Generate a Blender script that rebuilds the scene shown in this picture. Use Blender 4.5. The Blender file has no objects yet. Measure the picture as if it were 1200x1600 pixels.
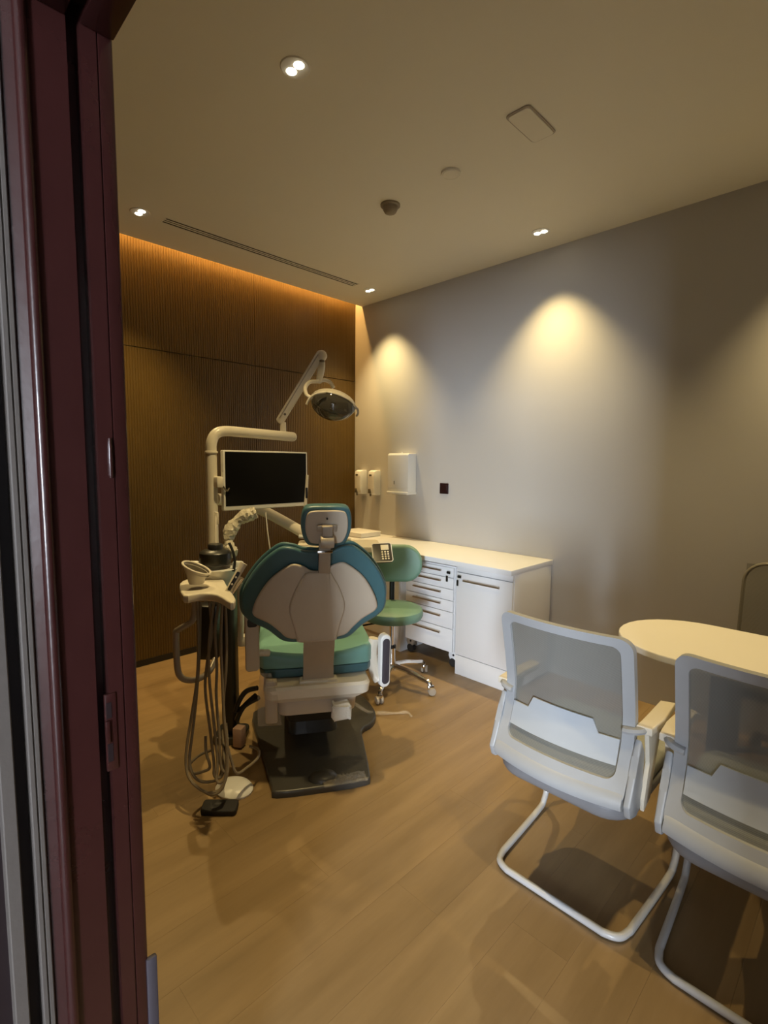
import bpy, bmesh, math, random
from math import sin, cos, pi, radians
from mathutils import Matrix, Vector
random.seed(7)
scene = bpy.context.scene
COL = scene.collection

# ------------------------------------------------------------------ camera
H = 1.45
_a = radians(135); _p = radians(5.5); _q = radians(0.54)
_f = Vector((cos(_a), sin(_a), 0)); _r = Vector((sin(_a), -cos(_a), 0)); _u = Vector((0, 0, 1))
_f2 = _f * cos(_p) - _u * sin(_p); _u2 = _u * cos(_p) + _f * sin(_p)
_r3 = _r * cos(_q) + _u2 * sin(_q); _u3 = _u2 * cos(_q) - _r * sin(_q)
cam = bpy.data.cameras.new('camera'); cam.sensor_fit = 'HORIZONTAL'; cam.sensor_width = 36
cam.lens = 791.0 / 1200 * 36; cam.clip_start = 0.02
cam_o = bpy.data.objects.new('camera', cam); COL.objects.link(cam_o)
cam_o.matrix_world = Matrix(((_r3.x, _u3.x, -_f2.x, 0), (_r3.y, _u3.y, -_f2.y, 0), (_r3.z, _u3.z, -_f2.z, H), (0, 0, 0, 1)))
scene.camera = cam_o

# ------------------------------------------------------------------ world, exposure, window light
w = bpy.data.worlds.new('world'); scene.world = w; w.use_nodes = True
w.node_tree.nodes['Background'].inputs[0].default_value = (0.55, 0.62, 0.75, 1)
w.node_tree.nodes['Background'].inputs[1].default_value = 0.05
vs = scene.view_settings
vs.view_transform = 'Standard'; vs.look = 'None'; vs.gamma = 1.0; vs.use_curve_mapping = False
vs.exposure = 0.36

def area(name, loc, rot, sx, sy, power, col):
    l = bpy.data.lights.new(name, 'AREA'); l.shape = 'RECTANGLE'; l.size = sx; l.size_y = sy
    l.energy = power; l.color = col
    o = bpy.data.objects.new(name, l); COL.objects.link(o); o.location = loc; o.rotation_euler = rot
    return o
# daylight coming in at the corridor window behind the doorway
WINDOW_POWER = 600
area('corridor_window_daylight', (3.16, -5.27, 1.3), (radians(90), 0, 0), 1.1, 1.9, WINDOW_POWER, (0.78, 0.875, 1.0))
SPOT_POWER = 97
SPOT_COL = (1.0, 0.755, 0.35)
COVE_POWER = 18

# ------------------------------------------------------------------ materials
def new_mat(name):
    m = bpy.data.materials.new(name); m.use_nodes = True
    return m, m.node_tree, m.node_tree.nodes['Principled BSDF']
def c4(c): return (c[0], c[1], c[2], 1)
def mat(name, col, rough=0.5, metal=0.0, var=0.06, scale=30, bump=0.0, bscale=None, coat=0.0, spec=0.5, alpha=1.0, trans=0.0, sheen=0.0):
    m, nt, b = new_mat(name)
    tc = nt.nodes.new('ShaderNodeTexCoord'); n = nt.nodes.new('ShaderNodeTexNoise')
    n.inputs['Scale'].default_value = scale; n.inputs['Detail'].default_value = 4
    nt.links.new(tc.outputs['Object'], n.inputs['Vector'])
    mx = nt.nodes.new('ShaderNodeMix'); mx.data_type = 'RGBA'
    mx.inputs[6].default_value = c4([q * (1 - var) for q in col]); mx.inputs[7].default_value = c4([min(1, q * (1 + var)) for q in col])
    nt.links.new(n.outputs['Fac'], mx.inputs[0]); nt.links.new(mx.outputs[2], b.inputs['Base Color'])
    b.inputs['Roughness'].default_value = rough; b.inputs['Metallic'].default_value = metal
    b.inputs['Coat Weight'].default_value = coat; b.inputs['Specular IOR Level'].default_value = spec
    b.inputs['Alpha'].default_value = alpha; b.inputs['Transmission Weight'].default_value = trans
    b.inputs['Sheen Weight'].default_value = sheen
    if bump:
        n2 = nt.nodes.new('ShaderNodeTexNoise'); n2.inputs['Scale'].default_value = bscale or scale * 6; n2.inputs['Detail'].default_value = 3
        nt.links.new(tc.outputs['Object'], n2.inputs['Vector'])
        bp = nt.nodes.new('ShaderNodeBump'); bp.inputs['Strength'].default_value = bump; bp.inputs['Distance'].default_value = 0.01
        nt.links.new(n2.outputs['Fac'], bp.inputs['Height']); nt.links.new(bp.outputs[0], b.inputs['Normal'])
    return m
def emit(name, col, s):
    m, nt, b = new_mat(name)
    b.inputs['Base Color'].default_value = c4(col); b.inputs['Emission Color'].default_value = c4(col); b.inputs['Emission Strength'].default_value = s
    return m
def wood(name, c1, c2, axis='Y', rough=0.4):
    m, nt, b = new_mat(name)
    tc = nt.nodes.new('ShaderNodeTexCoord'); oi = nt.nodes.new('ShaderNodeObjectInfo')
    mp = nt.nodes.new('ShaderNodeMapping')
    mp.inputs['Scale'].default_value = (6, 0.7, 6) if axis == 'Y' else (0.9, 9, 9)
    add = nt.nodes.new('ShaderNodeVectorMath'); add.operation = 'ADD'
    sc = nt.nodes.new('ShaderNodeVectorMath'); sc.operation = 'SCALE'; sc.inputs[0].default_value = (37, 11, 5)
    nt.links.new(oi.outputs['Random'], sc.inputs['Scale'])
    gp = nt.nodes.new('ShaderNodeNewGeometry'); sc.inputs[0].default_value = (0.05, 0.25, 0)
    nt.links.new(gp.outputs['Position'], add.inputs[0]); nt.links.new(sc.outputs[0], add.inputs[1])
    nt.links.new(add.outputs[0], mp.inputs['Vector'])
    n = nt.nodes.new('ShaderNodeTexNoise'); n.inputs['Scale'].default_value = 1.6; n.inputs['Detail'].default_value = 8; n.inputs['Roughness'].default_value = 0.6
    nt.links.new(mp.outputs[0], n.inputs['Vector'])
    rp = nt.nodes.new('ShaderNodeValToRGB'); rp.color_ramp.elements[0].position = 0.3; rp.color_ramp.elements[1].position = 0.7
    rp.color_ramp.elements[0].color = c4(c1); rp.color_ramp.elements[1].color = c4(c2)
    nt.links.new(n.outputs['Fac'], rp.inputs[0])
    hsv = nt.nodes.new('ShaderNodeHueSaturation')
    mr = nt.nodes.new('ShaderNodeMapRange'); mr.inputs['To Min'].default_value = 0.97; mr.inputs['To Max'].default_value = 1.03
    nt.links.new(oi.outputs['Random'], mr.inputs['Value']); nt.links.new(mr.outputs[0], hsv.inputs['Value'])
    nt.links.new(rp.outputs[0], hsv.inputs['Color']); nt.links.new(hsv.outputs[0], b.inputs['Base Color'])
    b.inputs['Roughness'].default_value = rough
    bp = nt.nodes.new('ShaderNodeBump'); bp.inputs['Strength'].default_value = 0.08; bp.inputs['Distance'].default_value = 0.004
    nt.links.new(n.outputs['Fac'], bp.inputs['Height']); nt.links.new(bp.outputs[0], b.inputs['Normal'])
    return m
def mesh_fabric(name, col, opacity=0.6, pitch=0.0035):
    m, nt, b = new_mat(name)
    b.inputs['Base Color'].default_value = c4(col); b.inputs['Roughness'].default_value = 0.75
    tc = nt.nodes.new('ShaderNodeTexCoord'); wv = nt.nodes.new('ShaderNodeTexWave'); wv.wave_type = 'BANDS'; wv.bands_direction = 'Z'
    wv.inputs['Scale'].default_value = 0.31 / pitch; wv.inputs['Distortion'].default_value = 0.4
    nt.links.new(tc.outputs['Object'], wv.inputs['Vector'])
    mr = nt.nodes.new('ShaderNodeMapRange'); mr.inputs['To Min'].default_value = opacity - 0.15; mr.inputs['To Max'].default_value = opacity + 0.15
    nt.links.new(wv.outputs['Fac'], mr.inputs['Value']); nt.links.new(mr.outputs[0], b.inputs['Alpha'])
    return m

M = {}
M['wall'] = mat('grey_wall_paint', (0.48, 0.465, 0.44), 0.5, var=0.02, scale=3, bump=0.03, bscale=180)
M['ceil'] = mat('ceiling_paint', (0.83, 0.80, 0.71), 0.7, var=0.015, scale=3, bump=0.02, bscale=160)
M['panel'] = mat('brown_wall_panel', (0.100, 0.056, 0.0105), 0.38, var=0.18, scale=6, bump=0.05, bscale=90)
M['panelback'] = mat('panel_joint_dark', (0.03, 0.018, 0.008), 0.8)
M['floorsub'] = mat('floor_joint', (0.25, 0.16, 0.07), 0.7)
M['plank'] = wood('oak_vinyl_plank', (0.215, 0.140, 0.062), (0.315, 0.212, 0.102), 'Y', 0.36)
M['black'] = mat('black_plastic', (0.012, 0.011, 0.010), 0.4)
M['black_soft'] = mat('black_rubber', (0.02, 0.018, 0.017), 0.7)
M['red'] = mat('dark_red_gloss_paint', (0.034, 0.010, 0.009), 0.25, var=0.15, scale=14, bump=0.06, bscale=40, coat=0.15)
M['red_dark'] = mat('dark_red_recess', (0.012, 0.005, 0.006), 0.5)
M['strip'] = mat('grey_trim_strip', (0.095, 0.080, 0.070), 0.6, var=0.08, bump=0.08, bscale=60)
M['bumper'] = mat('violet_grey_rubber', (0.05, 0.042, 0.052), 0.6)
M['corr'] = mat('corridor_wall_paint', (0.5, 0.48, 0.46), 0.7)
M['corrfloor'] = mat('corridor_floor', (0.22, 0.19, 0.16), 0.5)
M['white'] = mat('white_plastic', (0.80, 0.79, 0.75), 0.35, var=0.02, scale=10)
M['lam'] = mat('white_laminate', (0.82, 0.82, 0.82), 0.35, var=0.015, scale=5)
M['ivory'] = mat('ivory_plastic', (0.74, 0.68, 0.56), 0.32, var=0.04, scale=12)
M['shell'] = mat('greige_shell_plastic', (0.58, 0.50, 0.39), 0.38, var=0.04, scale=8)
M['greige'] = mat('greige_metal', (0.42, 0.36, 0.28), 0.35, 0.2, var=0.05)
M['teal'] = mat('teal_leatherette', (0.058, 0.142, 0.160), 0.38, var=0.08, scale=20, bump=0.05, bscale=300)
M['mint'] = mat('mint_leatherette', (0.18, 0.37, 0.31), 0.42, var=0.06, scale=20, bump=0.05, bscale=300)
M['stoolgreen'] = mat('sage_green_leatherette', (0.165, 0.30, 0.22), 0.45, var=0.06, scale=18, bump=0.05, bscale=300)
M['chrome'] = mat('chrome', (0.75, 0.72, 0.68), 0.15, 1.0, var=0.03)
M['steel'] = mat('brushed_steel', (0.55, 0.50, 0.45), 0.3, 1.0, var=0.05)
M['base'] = mat('charcoal_base_plate', (0.055, 0.052, 0.045), 0.35, var=0.2, scale=12, bump=0.15, bscale=30)
M['hose'] = mat('beige_hose', (0.24, 0.195, 0.135), 0.45, var=0.15, scale=25)
M['darkcol'] = mat('dark_column', (0.018, 0.018, 0.016), 0.35)
M['screen'] = mat('screen_glass', (0.004, 0.004, 0.004), 0.3, var=0.0, spec=0.2)
M['lens'] = mat('lamp_shield', (0.07, 0.065, 0.055), 0.05, var=0.0, alpha=0.75, coat=0.6)
M['reflector'] = mat('lamp_reflector', (0.6, 0.58, 0.52), 0.12, 1.0)
M['film'] = mat('clear_plastic_film', (0.75, 0.66, 0.52), 0.12, var=0.1, scale=40, bump=0.5, bscale=70, alpha=0.18)
M['wrap'] = mat('cloudy_plastic_wrap', (0.72, 0.66, 0.52), 0.22, var=0.12, scale=40, bump=0.6, bscale=60, alpha=0.9)
M['tissue'] = mat('crumpled_white_film', (0.72, 0.68, 0.58), 0.4, var=0.1, bump=0.6, bscale=60)
M['pink'] = mat('dusty_pink_plastic', (0.40, 0.26, 0.20), 0.5)
M['chairwhite'] = mat('chair_white_plastic', (0.40, 0.41, 0.42), 0.4, var=0.02)
M['chairmetal'] = mat('chair_white_tube', (0.55, 0.55, 0.55), 0.3, var=0.02)
M['mesh'] = mesh_fabric('grey_mesh', (0.20, 0.205, 0.19), 0.80)
M['lumbar'] = mat('pale_lumbar_plate', (0.44, 0.47, 0.50), 0.6, var=0.01)
M['seatgrey'] = mat('grey_seat_fabric', (0.30, 0.31, 0.29), 0.85, var=0.15, scale=120, bump=0.2, bscale=400)
M['under'] = mat('grey_seat_underside', (0.22, 0.22, 0.23), 0.5)
M['table'] = mat('white_table_top', (0.80, 0.76, 0.68), 0.4, var=0.015, scale=5)
M['tablebase'] = wood('brown_table_base', (0.10, 0.055, 0.028), (0.16, 0.09, 0.045), 'X', 0.5)
M['darkmesh'] = mesh_fabric('dark_mesh', (0.10, 0.095, 0.06), 0.42)
M['greyframe'] = mat('grey_chair_frame', (0.20, 0.18, 0.14), 0.45)
M['vent'] = mat('dark_vent_gap', (0.03, 0.025, 0.02), 0.8)
M['button'] = mat('cream_button', (0.85, 0.80, 0.68), 0.4)
M['display'] = mat('pale_display', (0.80, 0.76, 0.62), 0.3)
M['glow'] = emit('downlight_lens', (1.0, 0.90, 0.66), 14)
M['dome'] = mat('detector_plastic', (0.30, 0.25, 0.18), 0.5)
M['rimgrey'] = mat('warm_grey_rim', (0.42, 0.37, 0.32), 0.6)
M['socket'] = mat('dark_socket', (0.02, 0.006, 0.006), 0.35)
M['badge'] = mat('dark_badge', (0.12, 0.10, 0.07), 0.5)
M['cove'] = emit('cove_strip', (1.0, 0.62, 0.22), 6)
M['skypane'] = emit('window_daylight_pane', (0.80, 0.90, 1.0), 1.5)

# ------------------------------------------------------------------ geometry helpers
def V(*a): return Vector(a)
def spl(pts, n=6, closed=False):
    pts = [Vector(p) for p in pts]; out = []; k = len(pts)
    rng = range(k) if closed else range(k - 1)
    for i in rng:
        if closed: p0, p1, p2, p3 = pts[i - 1], pts[i], pts[(i + 1) % k], pts[(i + 2) % k]
        else: p0, p1, p2, p3 = pts[max(i - 1, 0)], pts[i], pts[i + 1], pts[min(i + 2, k - 1)]
        for j in range(n):
            t = j / n
            out.append(0.5 * ((2 * p1) + (p2 - p0) * t + (2 * p0 - 5 * p1 + 4 * p2 - p3) * t * t + (3 * p1 - p0 - 3 * p2 + p3) * t * t * t))
    if not closed: out.append(pts[-1])
    return out
def rrect(w, h, r, n=5, cx=0, cy=0):
    o = []
    for sx, sy, a0 in ((1, 1, 0), (-1, 1, 90), (-1, -1, 180), (1, -1, 270)):
        for k in range(n + 1):
            a = radians(a0 + 90 * k / n)
            o.append((cx + sx * (w / 2 - r) + r * cos(a), cy + sy * (h / 2 - r) + r * sin(a)))
    return o
def mirror(half):      # half outline from top to bottom at x>=0 -> closed outline
    return [(x, z) for x, z in half] + [(-x, z) for x, z in reversed(half) if abs(x) > 1e-6]
def XZ(y=0.0): return Matrix(((1, 0, 0, 0), (0, 0, -1, y), (0, 1, 0, 0), (0, 0, 0, 1)))   # plan (x,y)->(x,z), thickness towards -y
def T(*a): return Matrix.Translation(Vector(a))
def R(ang, ax): return Matrix.Rotation(radians(ang), 4, ax)
def frame(o, x, y):
    x = Vector(x).normalized(); y = Vector(y); z = x.cross(y).normalized(); y = z.cross(x)
    return Matrix(((x.x, y.x, z.x, o[0]), (x.y, y.y, z.y, o[1]), (x.z, y.z, z.z, o[2]), (0, 0, 0, 1)))

class B:
    def __init__(s): s.bm = bmesh.new()
    def _bev(s, edges, bev, seg=2):
        if bev: bmesh.ops.bevel(s.bm, geom=list(edges), offset=bev, segments=seg, affect='EDGES', profile=0.5)
    def box(s, c, d, bev=0.0, M_=None, rz=0.0, seg=2):
        m = T(*c) @ R(rz, 'Z') if M_ is None else M_ @ T(*c)
        m = m @ Matrix.Diagonal((d[0], d[1], d[2], 1))
        r = bmesh.ops.create_cube(s.bm, size=1, matrix=m)
        s._bev({e for v in r['verts'] for e in v.link_edges}, bev, seg); return s
    def span(s, a, b, bev=0.0): return s.box([(p + q) / 2 for p, q in zip(a, b)], [abs(q - p) for p, q in zip(a, b)], bev)
    def loft(s, rings, cap=True, closed=True):
        vr = [[s.bm.verts.new(p) for p in r] for r in rings]
        k = len(vr[0])
        for a, b in zip(vr, vr[1:]):
            for i in range(k if closed else k - 1):
                j = (i + 1) % k
                try: s.bm.faces.new((a[i], a[j], b[j], b[i]))
                except ValueError: pass
        if cap and closed:
            for r in (list(reversed(vr[0])), vr[-1]):
                try: s.bm.faces.new(r)
                except ValueError: pass
        return s
    def tube(s, pts, r, n=8, closed=False, sm=0, r2=None, flat=None):
        pts = [Vector(p) for p in pts]
        if sm: pts = spl(pts, sm, closed)
        k = len(pts); rings = []
        t0 = (pts[1] - pts[0]).normalized()
        up = V(0, 0, 1) if abs(t0.z) < 0.9 else V(1, 0, 0)
        nrm = (up - t0 * up.dot(t0)).normalized(); prev = t0
        for i, p in enumerate(pts):
            if closed: t = (pts[(i + 1) % k] - pts[i - 1]).normalized()
            elif i == 0: t = t0
            elif i == k - 1: t = (pts[i] - pts[i - 1]).normalized()
            else: t = ((pts[i + 1] - p).normalized() + (p - pts[i - 1]).normalized()).normalized()
            nrm = prev.rotation_difference(t) @ nrm; nrm = (nrm - t * nrm.dot(t)).normalized(); prev = t
            bn = t.cross(nrm)
            rr = r if r2 is None else r + (r2 - r) * i / (k - 1)
            if callable(r): rr = r(i / max(1, k - 1))
            fx, fy = flat or (1, 1)
            rings.append([p + nrm * cos(2 * pi * j / n) * rr * fx + bn * sin(2 * pi * j / n) * rr * fy for j in range(n)])
        if closed: rings.append(rings[0]); return s.loft_closed(rings)
        return s.loft(rings)
    def loft_closed(s, rings):
        vr = [[s.bm.verts.new(p) for p in r] for r in rings[:-1]]; k = len(vr[0]); m = len(vr)
        best = 0
        for i in range(m):
            a, b = vr[i], vr[(i + 1) % m]
            off = 0
            if i == m - 1:
                off = min(range(k), key=lambda o: sum((a[j].co - b[(j + o) % k].co).length for j in range(k)))
            for j in range(k):
                s.bm.faces.new((a[j], a[(j + 1) % k], b[(j + 1 + off) % k], b[(j + off) % k]))
        return s
    def lathe(s, prof, m=None, n=24, sx=1, sy=1):
        m = m or Matrix()
        return s.loft([[m @ V(max(r, 1e-4) * cos(2 * pi * j / n) * sx, max(r, 1e-4) * sin(2 * pi * j / n) * sy, z) for j in range(n)] for r, z in prof])
    def ell(s, c, rad, m=None, nu=20, nv=10, a0=-90, a1=90):
        m = (m or Matrix()) @ T(*c)
        return s.loft([[m @ V(rad[0] * max(cos(v), 1e-3) * cos(2 * pi * j / nu), rad[1] * max(cos(v), 1e-3) * sin(2 * pi * j / nu), rad[2] * sin(v)) for j in range(nu)]
                       for v in [radians(a0 + (a1 - a0) * k / nv) for k in range(nv + 1)]])
    def pad(s, outline, h0, h1, r=0.01, m=None, seg=4, r0=None, crown=0.0):
        # closed outline (x,y) made into a slab from h0 to h1 (local z) with rounded rims
        m = m or Matrix(); P = [Vector((p[0], p[1])) for p in outline]; k = len(P)
        A = sum(P[i].x * P[(i + 1) % k].y - P[(i + 1) % k].x * P[i].y for i in range(k))
        if A < 0: P.reverse()
        N = []
        for i in range(k):
            e1 = (P[i] - P[i - 1]); e2 = (P[(i + 1) % k] - P[i])
            n1 = Vector((e1.y, -e1.x)); n2 = Vector((e2.y, -e2.x))
            n = (n1.normalized() if n1.length else n1) + (n2.normalized() if n2.length else n2)
            N.append(n.normalized() if n.length else n)
        r0 = r if r0 is None else r0
        prof = []
        for q in range(seg + 1):
            a = (pi / 2) * q / seg
            prof.append((r0 * (1 - sin(a)), h0 + r0 * (1 - cos(a))))
        for q in range(seg + 1):
            a = (pi / 2) * q / seg
            prof.append((r * (1 - cos(a)), h1 - r * (1 - sin(a))))
        rings = [[m @ V(P[i].x - N[i].x * o, P[i].y - N[i].y * o, h) for i in range(k)] for o, h in prof]
        c = sum(P, Vector((0, 0))) / k
        if crown:
            for f_ in (0.7, 0.4, 0.1):
                rings.append([m @ V(c.x + (P[i].x - N[i].x * r - c.x) * f_, c.y + (P[i].y - N[i].y * r - c.y) * f_, h1 + crown * (1 - f_ * f_)) for i in range(k)])
        return s.loft(rings)
    def prism(s, pts, h0, h1, m=None, bev=0.0):
        m = m or Matrix(); k0 = len(s.bm.verts)
        s.loft([[m @ V(p[0], p[1], h) for p in pts] for h in (h0, h1)])
        if bev:
            s.bm.verts.ensure_lookup_table()
            s._bev({e for v in s.bm.verts[k0:] for e in v.link_edges}, bev)
        return s
    def grid(s, f, nu, nv, thick=0.0):
        vs_ = [[s.bm.verts.new(f(i / nu, j / nv)) for j in range(nv + 1)] for i in range(nu + 1)]
        for i in range(nu):
            for j in range(nv): s.bm.faces.new((vs_[i][j], vs_[i + 1][j], vs_[i + 1][j + 1], vs_[i][j + 1]))
        return s
    def warp(s, fn):
        for v in s.bm.verts: v.co = fn(v.co)
        return s

def obj(name, b, m, parent=None, smooth=40, world=False, kind=None):
    if world and parent is not None:
        root = parent
        while root.parent is not None: root = root.parent
        b.bm.transform(root.matrix_basis.inverted())
    bmesh.ops.remove_doubles(b.bm, verts=b.bm.verts, dist=1e-6)
    bmesh.ops.recalc_face_normals(b.bm, faces=b.bm.faces)
    me = bpy.data.meshes.new(name); b.bm.to_mesh(me); b.bm.free()
    me.materials.append(M[m] if isinstance(m, str) else m)
    if smooth:
        me.shade_smooth(); me.set_sharp_from_angle(angle=radians(smooth))
    o = bpy.data.objects.new(name, me); COL.objects.link(o)
    if parent is not None: o.parent = parent
    if kind: o['kind'] = kind
    return o
def tag(o, label, cat=None, group=None):
    o['label'] = label
    if cat: o['category'] = cat
    if group: o['group'] = group
    return o
def thing(name, label, cat, loc=(0, 0, 0), rz=0, group=None):
    o = bpy.data.objects.new(name, None); COL.objects.link(o); o.empty_display_size = 0.1
    o.location = loc; o.rotation_euler = (0, 0, radians(rz))
    o.matrix_basis = Matrix.Translation(Vector(loc)) @ Matrix.Rotation(radians(rz), 4, 'Z')
    return tag(o, label, cat, group)
def one(name, b, m, label, cat, group=None, smooth=40):     # a thing that is one mesh, origin moved to its base
    vs_ = [v.co for v in b.bm.verts]
    c = V(sum(v.x for v in vs_) / len(vs_), sum(v.y for v in vs_) / len(vs_), min(v.z for v in vs_))
    b.bm.transform(Matrix.Translation(-c))
    o = obj(name, b, m, None, smooth); o.location = c
    return tag(o, label, cat, group)
def struct(name, b, m, label=None, parent=None, smooth=40):
    o = obj(name, b, m, parent, smooth)
    if parent is None:
        o['kind'] = 'structure'
        if label: o['label'] = label
    return o
def dup(root, loc, rz=0, label=None):
    r = root.copy(); COL.objects.link(r)
    r.matrix_basis = Matrix.Translation(Vector(loc)) @ Matrix.Rotation(radians(rz), 4, 'Z')
    if label: r['label'] = label
    for ch in list(root.children):
        c = ch.copy(); COL.objects.link(c); c.parent = r
        for g in ch.children:
            d = g.copy(); COL.objects.link(d); d.parent = c
    return r

# ------------------------------------------------------------------ the room
WX, WY, CZ, RX, DY = -3.66, 3.26, 2.885, 0.95, 0.266
fl = struct('floor', B().span((WX, DY - 0.15, -0.06), (RX, WY, -0.004)), 'floorsub', 'light oak wood-look plank floor of the treatment room')
PW, PL = 0.182, 1.22
pm = B().box((0, 0, -0.004), (PW - 0.0004, PL - 0.0004, 0.008))
first = obj('plank', pm, 'plank', fl, 30); used = False
nx = int((RX - WX) / PW) + 1
for i in range(nx):
    x0 = WX + i * PW; x1 = min(x0 + PW, RX)
    y = DY - 0.15 - (i * 0.437 % 1.0) * PL
    while y < WY:
        a, b2 = max(y, DY - 0.15), min(y + PL, WY)
        if b2 - a > 0.03 and x1 - x0 > 0.02:
            o = first if not used else first.copy()
            if used: COL.objects.link(o)
            used = True; o.parent = fl
            o.location = ((x0 + x1) / 2, (a + b2) / 2, 0); o.scale = ((x1 - x0) / PW, (b2 - a) / PL, 1)
        y += PL
cb = B()
cb.span((WX + 0.09, DY - 0.15, CZ), (RX, WY, CZ + 0.10))
cb.span((WX - 0.1, DY - 0.15, CZ + 0.17), (WX + 0.30, WY + 0.1, CZ + 0.23))
struct('ceiling', cb, 'ceil', 'painted plaster ceiling with a cove slot along the brown wall')
struct('wall_right', B().span((WX - 0.1, WY, -0.06), (RX, WY + 0.12, CZ + 0.2)), 'wall', 'plain grey painted wall behind the counter')
struct('wall_front', B().span((RX, DY - 0.2, -0.06), (RX + 0.1, WY + 0.1, CZ + 0.2)), 'panel', 'dark brown end wall out of view on the right')
wl = B().span((WX - 0.1, 0.14, -0.06), (-0.95, DY, CZ + 0.2)).span((-0.95, 0.14, 2.12), (0.70, DY, CZ + 0.2)).span((0.70, 0.14, -0.06), (RX + 0.1, DY, CZ + 0.2))
struct('wall_left', wl, 'panel', 'dark brown wall that holds the doorway')
# brown ribbed wall
wb = struct('wall_back', B().span((WX - 0.12, DY - 0.1, -0.06), (WX - 0.012, WY + 0.1, CZ + 0.2)), 'panelback', 'dark brown feature wall of finely ribbed panels')
def ribbed(y0, y1, z0, z1):
    b = B(); pitch = 0.018; n = max(2, round((y1 - y0) / pitch)); p = (y1 - y0) / n; pts = []
    for i in range(n):
        for f_, d in ((0.0, -0.0025), (0.12, 0.0), (0.78, 0.0), (0.9, -0.0025)): pts.append((y0 + (i + f_) * p, WX + d))
    pts.append((y1, WX - 0.0025))
    b.loft([[V(x, y, z0) for y, x in pts], [V(x, y, z1) for y, x in pts]], cap=False, closed=False)
    b.span((WX - 0.012, y0, z0), (WX - 0.0045, y1, z1))
    return b
G = 0.0012
for y0, y1 in ((DY, 0.97), (0.97, 2.19), (2.19, WY)):
    for z0, z1 in ((0.04, 2.215), (2.215, CZ + 0.13)):
        obj('panel', ribbed(y0 + G, y1 - G, z0 + 0.0028, z1 - 0.0028), 'panel', wb, 0)
struct('baseboard_back', B().span((WX - 0.01, DY, 0), (WX + 0.004, WY, 0.045)), 'black', 'thin black skirting under the brown panels')
# cove led strip lying in the slot
cs = thing('cove_light_strip', 'warm glowing strip light hidden in ceiling slot above brown wall', 'light', (WX + 0.12, 1.76, CZ + 0.10))
obj('channel', B().span((WX + 0.030, DY + 0.02, CZ + 0.160), (WX + 0.062, WY - 0.01, CZ + 0.170)), 'white', cs, world=True)
obj('led_strip', B().span((WX + 0.037, DY + 0.03, CZ + 0.157), (WX + 0.055, WY - 0.02, CZ + 0.160)), 'cove', cs, world=True)
l = area('cove_light', (WX + 0.046, 1.76, CZ + 0.154), (0, 0, 0), 0.018, 2.9, COVE_POWER, (1.0, 0.52, 0.13))

# doorway: dark red frame
d1 = struct('door_1', B().prism([(-0.95, 0.266), (-0.806, 0.266), (-0.802, 0.264), (-0.800, 0.260), (-0.800, 0.2462), (-0.8025, 0.2455), (-0.8025, 0.2445), (-0.800, 0.2438), (-0.800, 0.224), (-0.826, 0.224), (-0.826, 0.208), (-0.800, 0.208), (-0.800, 0.1660), (-0.80000, 0.16530), (-0.79823, 0.16513), (-0.79654, 0.16463), (-0.79500, 0.16381), (-0.79368, 0.16272), (-0.79264, 0.16140), (-0.79192, 0.15991), (-0.79155, 0.15832), (-0.79155, 0.15668), (-0.79192, 0.15509), (-0.79264, 0.15360), (-0.79368, 0.15228), (-0.79500, 0.15119), (-0.79654, 0.15037), (-0.79823, 0.14987), (-0.80000, 0.14970), (-0.806, 0.136), (-0.95, 0.136)], 0, 2.1), 'red',
            'dark red gloss painted door frame at the left edge', smooth=30)
hd = B().span((-0.80, 0.136, 2.022), (0.56, 0.208, 2.12), 0.003).span((-0.80, 0.224, 2.022), (0.56, 0.266, 2.12), 0.003).span((-0.8, 0.19, 2.045), (0.56, 0.24, 2.12))
obj('head', hd, 'red', d1)
obj('right_jamb', B().span((0.55, 0.136, 0), (0.70, 0.208, 2.1), 0.003).span((0.55, 0.224, 0), (0.70, 0.266, 2.1), 0.003).span((0.57, 0.2, 0), (0.70, 0.23, 2.1)), 'red', d1)
sp = obj('strike_plate', B().span((-0.8035, 0.217, 0.985), (-0.7975, 0.233, 1.105), 0.0015).span((-0.80, 0.2165, 1.03), (-0.794, 0.2225, 1.065), 0.001), 'red', d1)
obj('latch_hole', B().span((-0.800, 0.219, 1.000), (-0.7968, 0.226, 1.028), 0.0).span((-0.800, 0.219, 1.068), (-0.7968, 0.226, 1.092)), 'red_dark', sp)
obj('hinge_knuckle', B().lathe([(0.002, 1.425), (0.0035, 1.43), (0.003, 1.445), (0.0036, 1.448), (0.003, 1.465), (0.0034, 1.47), (0.002, 1.482)], T(-0.799, 0.2395, 0), 10), 'red', d1)
obj('bumper_strip', B().span((-0.806, 0.262, 0.05), (-0.797, 0.2785, 0.640), 0.003), 'bumper', d1)
t1 = B()
t1.prism([(-0.95, 0.1215), (-0.8015, 0.1215), (-0.800, 0.123), (-0.800, 0.1275), (-0.8025, 0.1285), (-0.8025, 0.1295), (-0.8005, 0.1305), (-0.8005, 0.1345), (-0.802, 0.136), (-0.95, 0.136)], 0, 2.15)
t1.prism([(-0.95, 0.0895), (-0.8015, 0.0895), (-0.800, 0.091), (-0.800, 0.1045), (-0.8015, 0.106), (-0.95, 0.106)], 0, 2.15)
struct('trim_1', t1, 'strip', 'pale grey vertical trim strips beside the red door frame', smooth=25)
struct('trim_2', B().span((-0.95, 0.07, 0), (-0.828, 0.136, 2.15)), 'red_dark', 'dark gap behind the pale grey trim strips')

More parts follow.
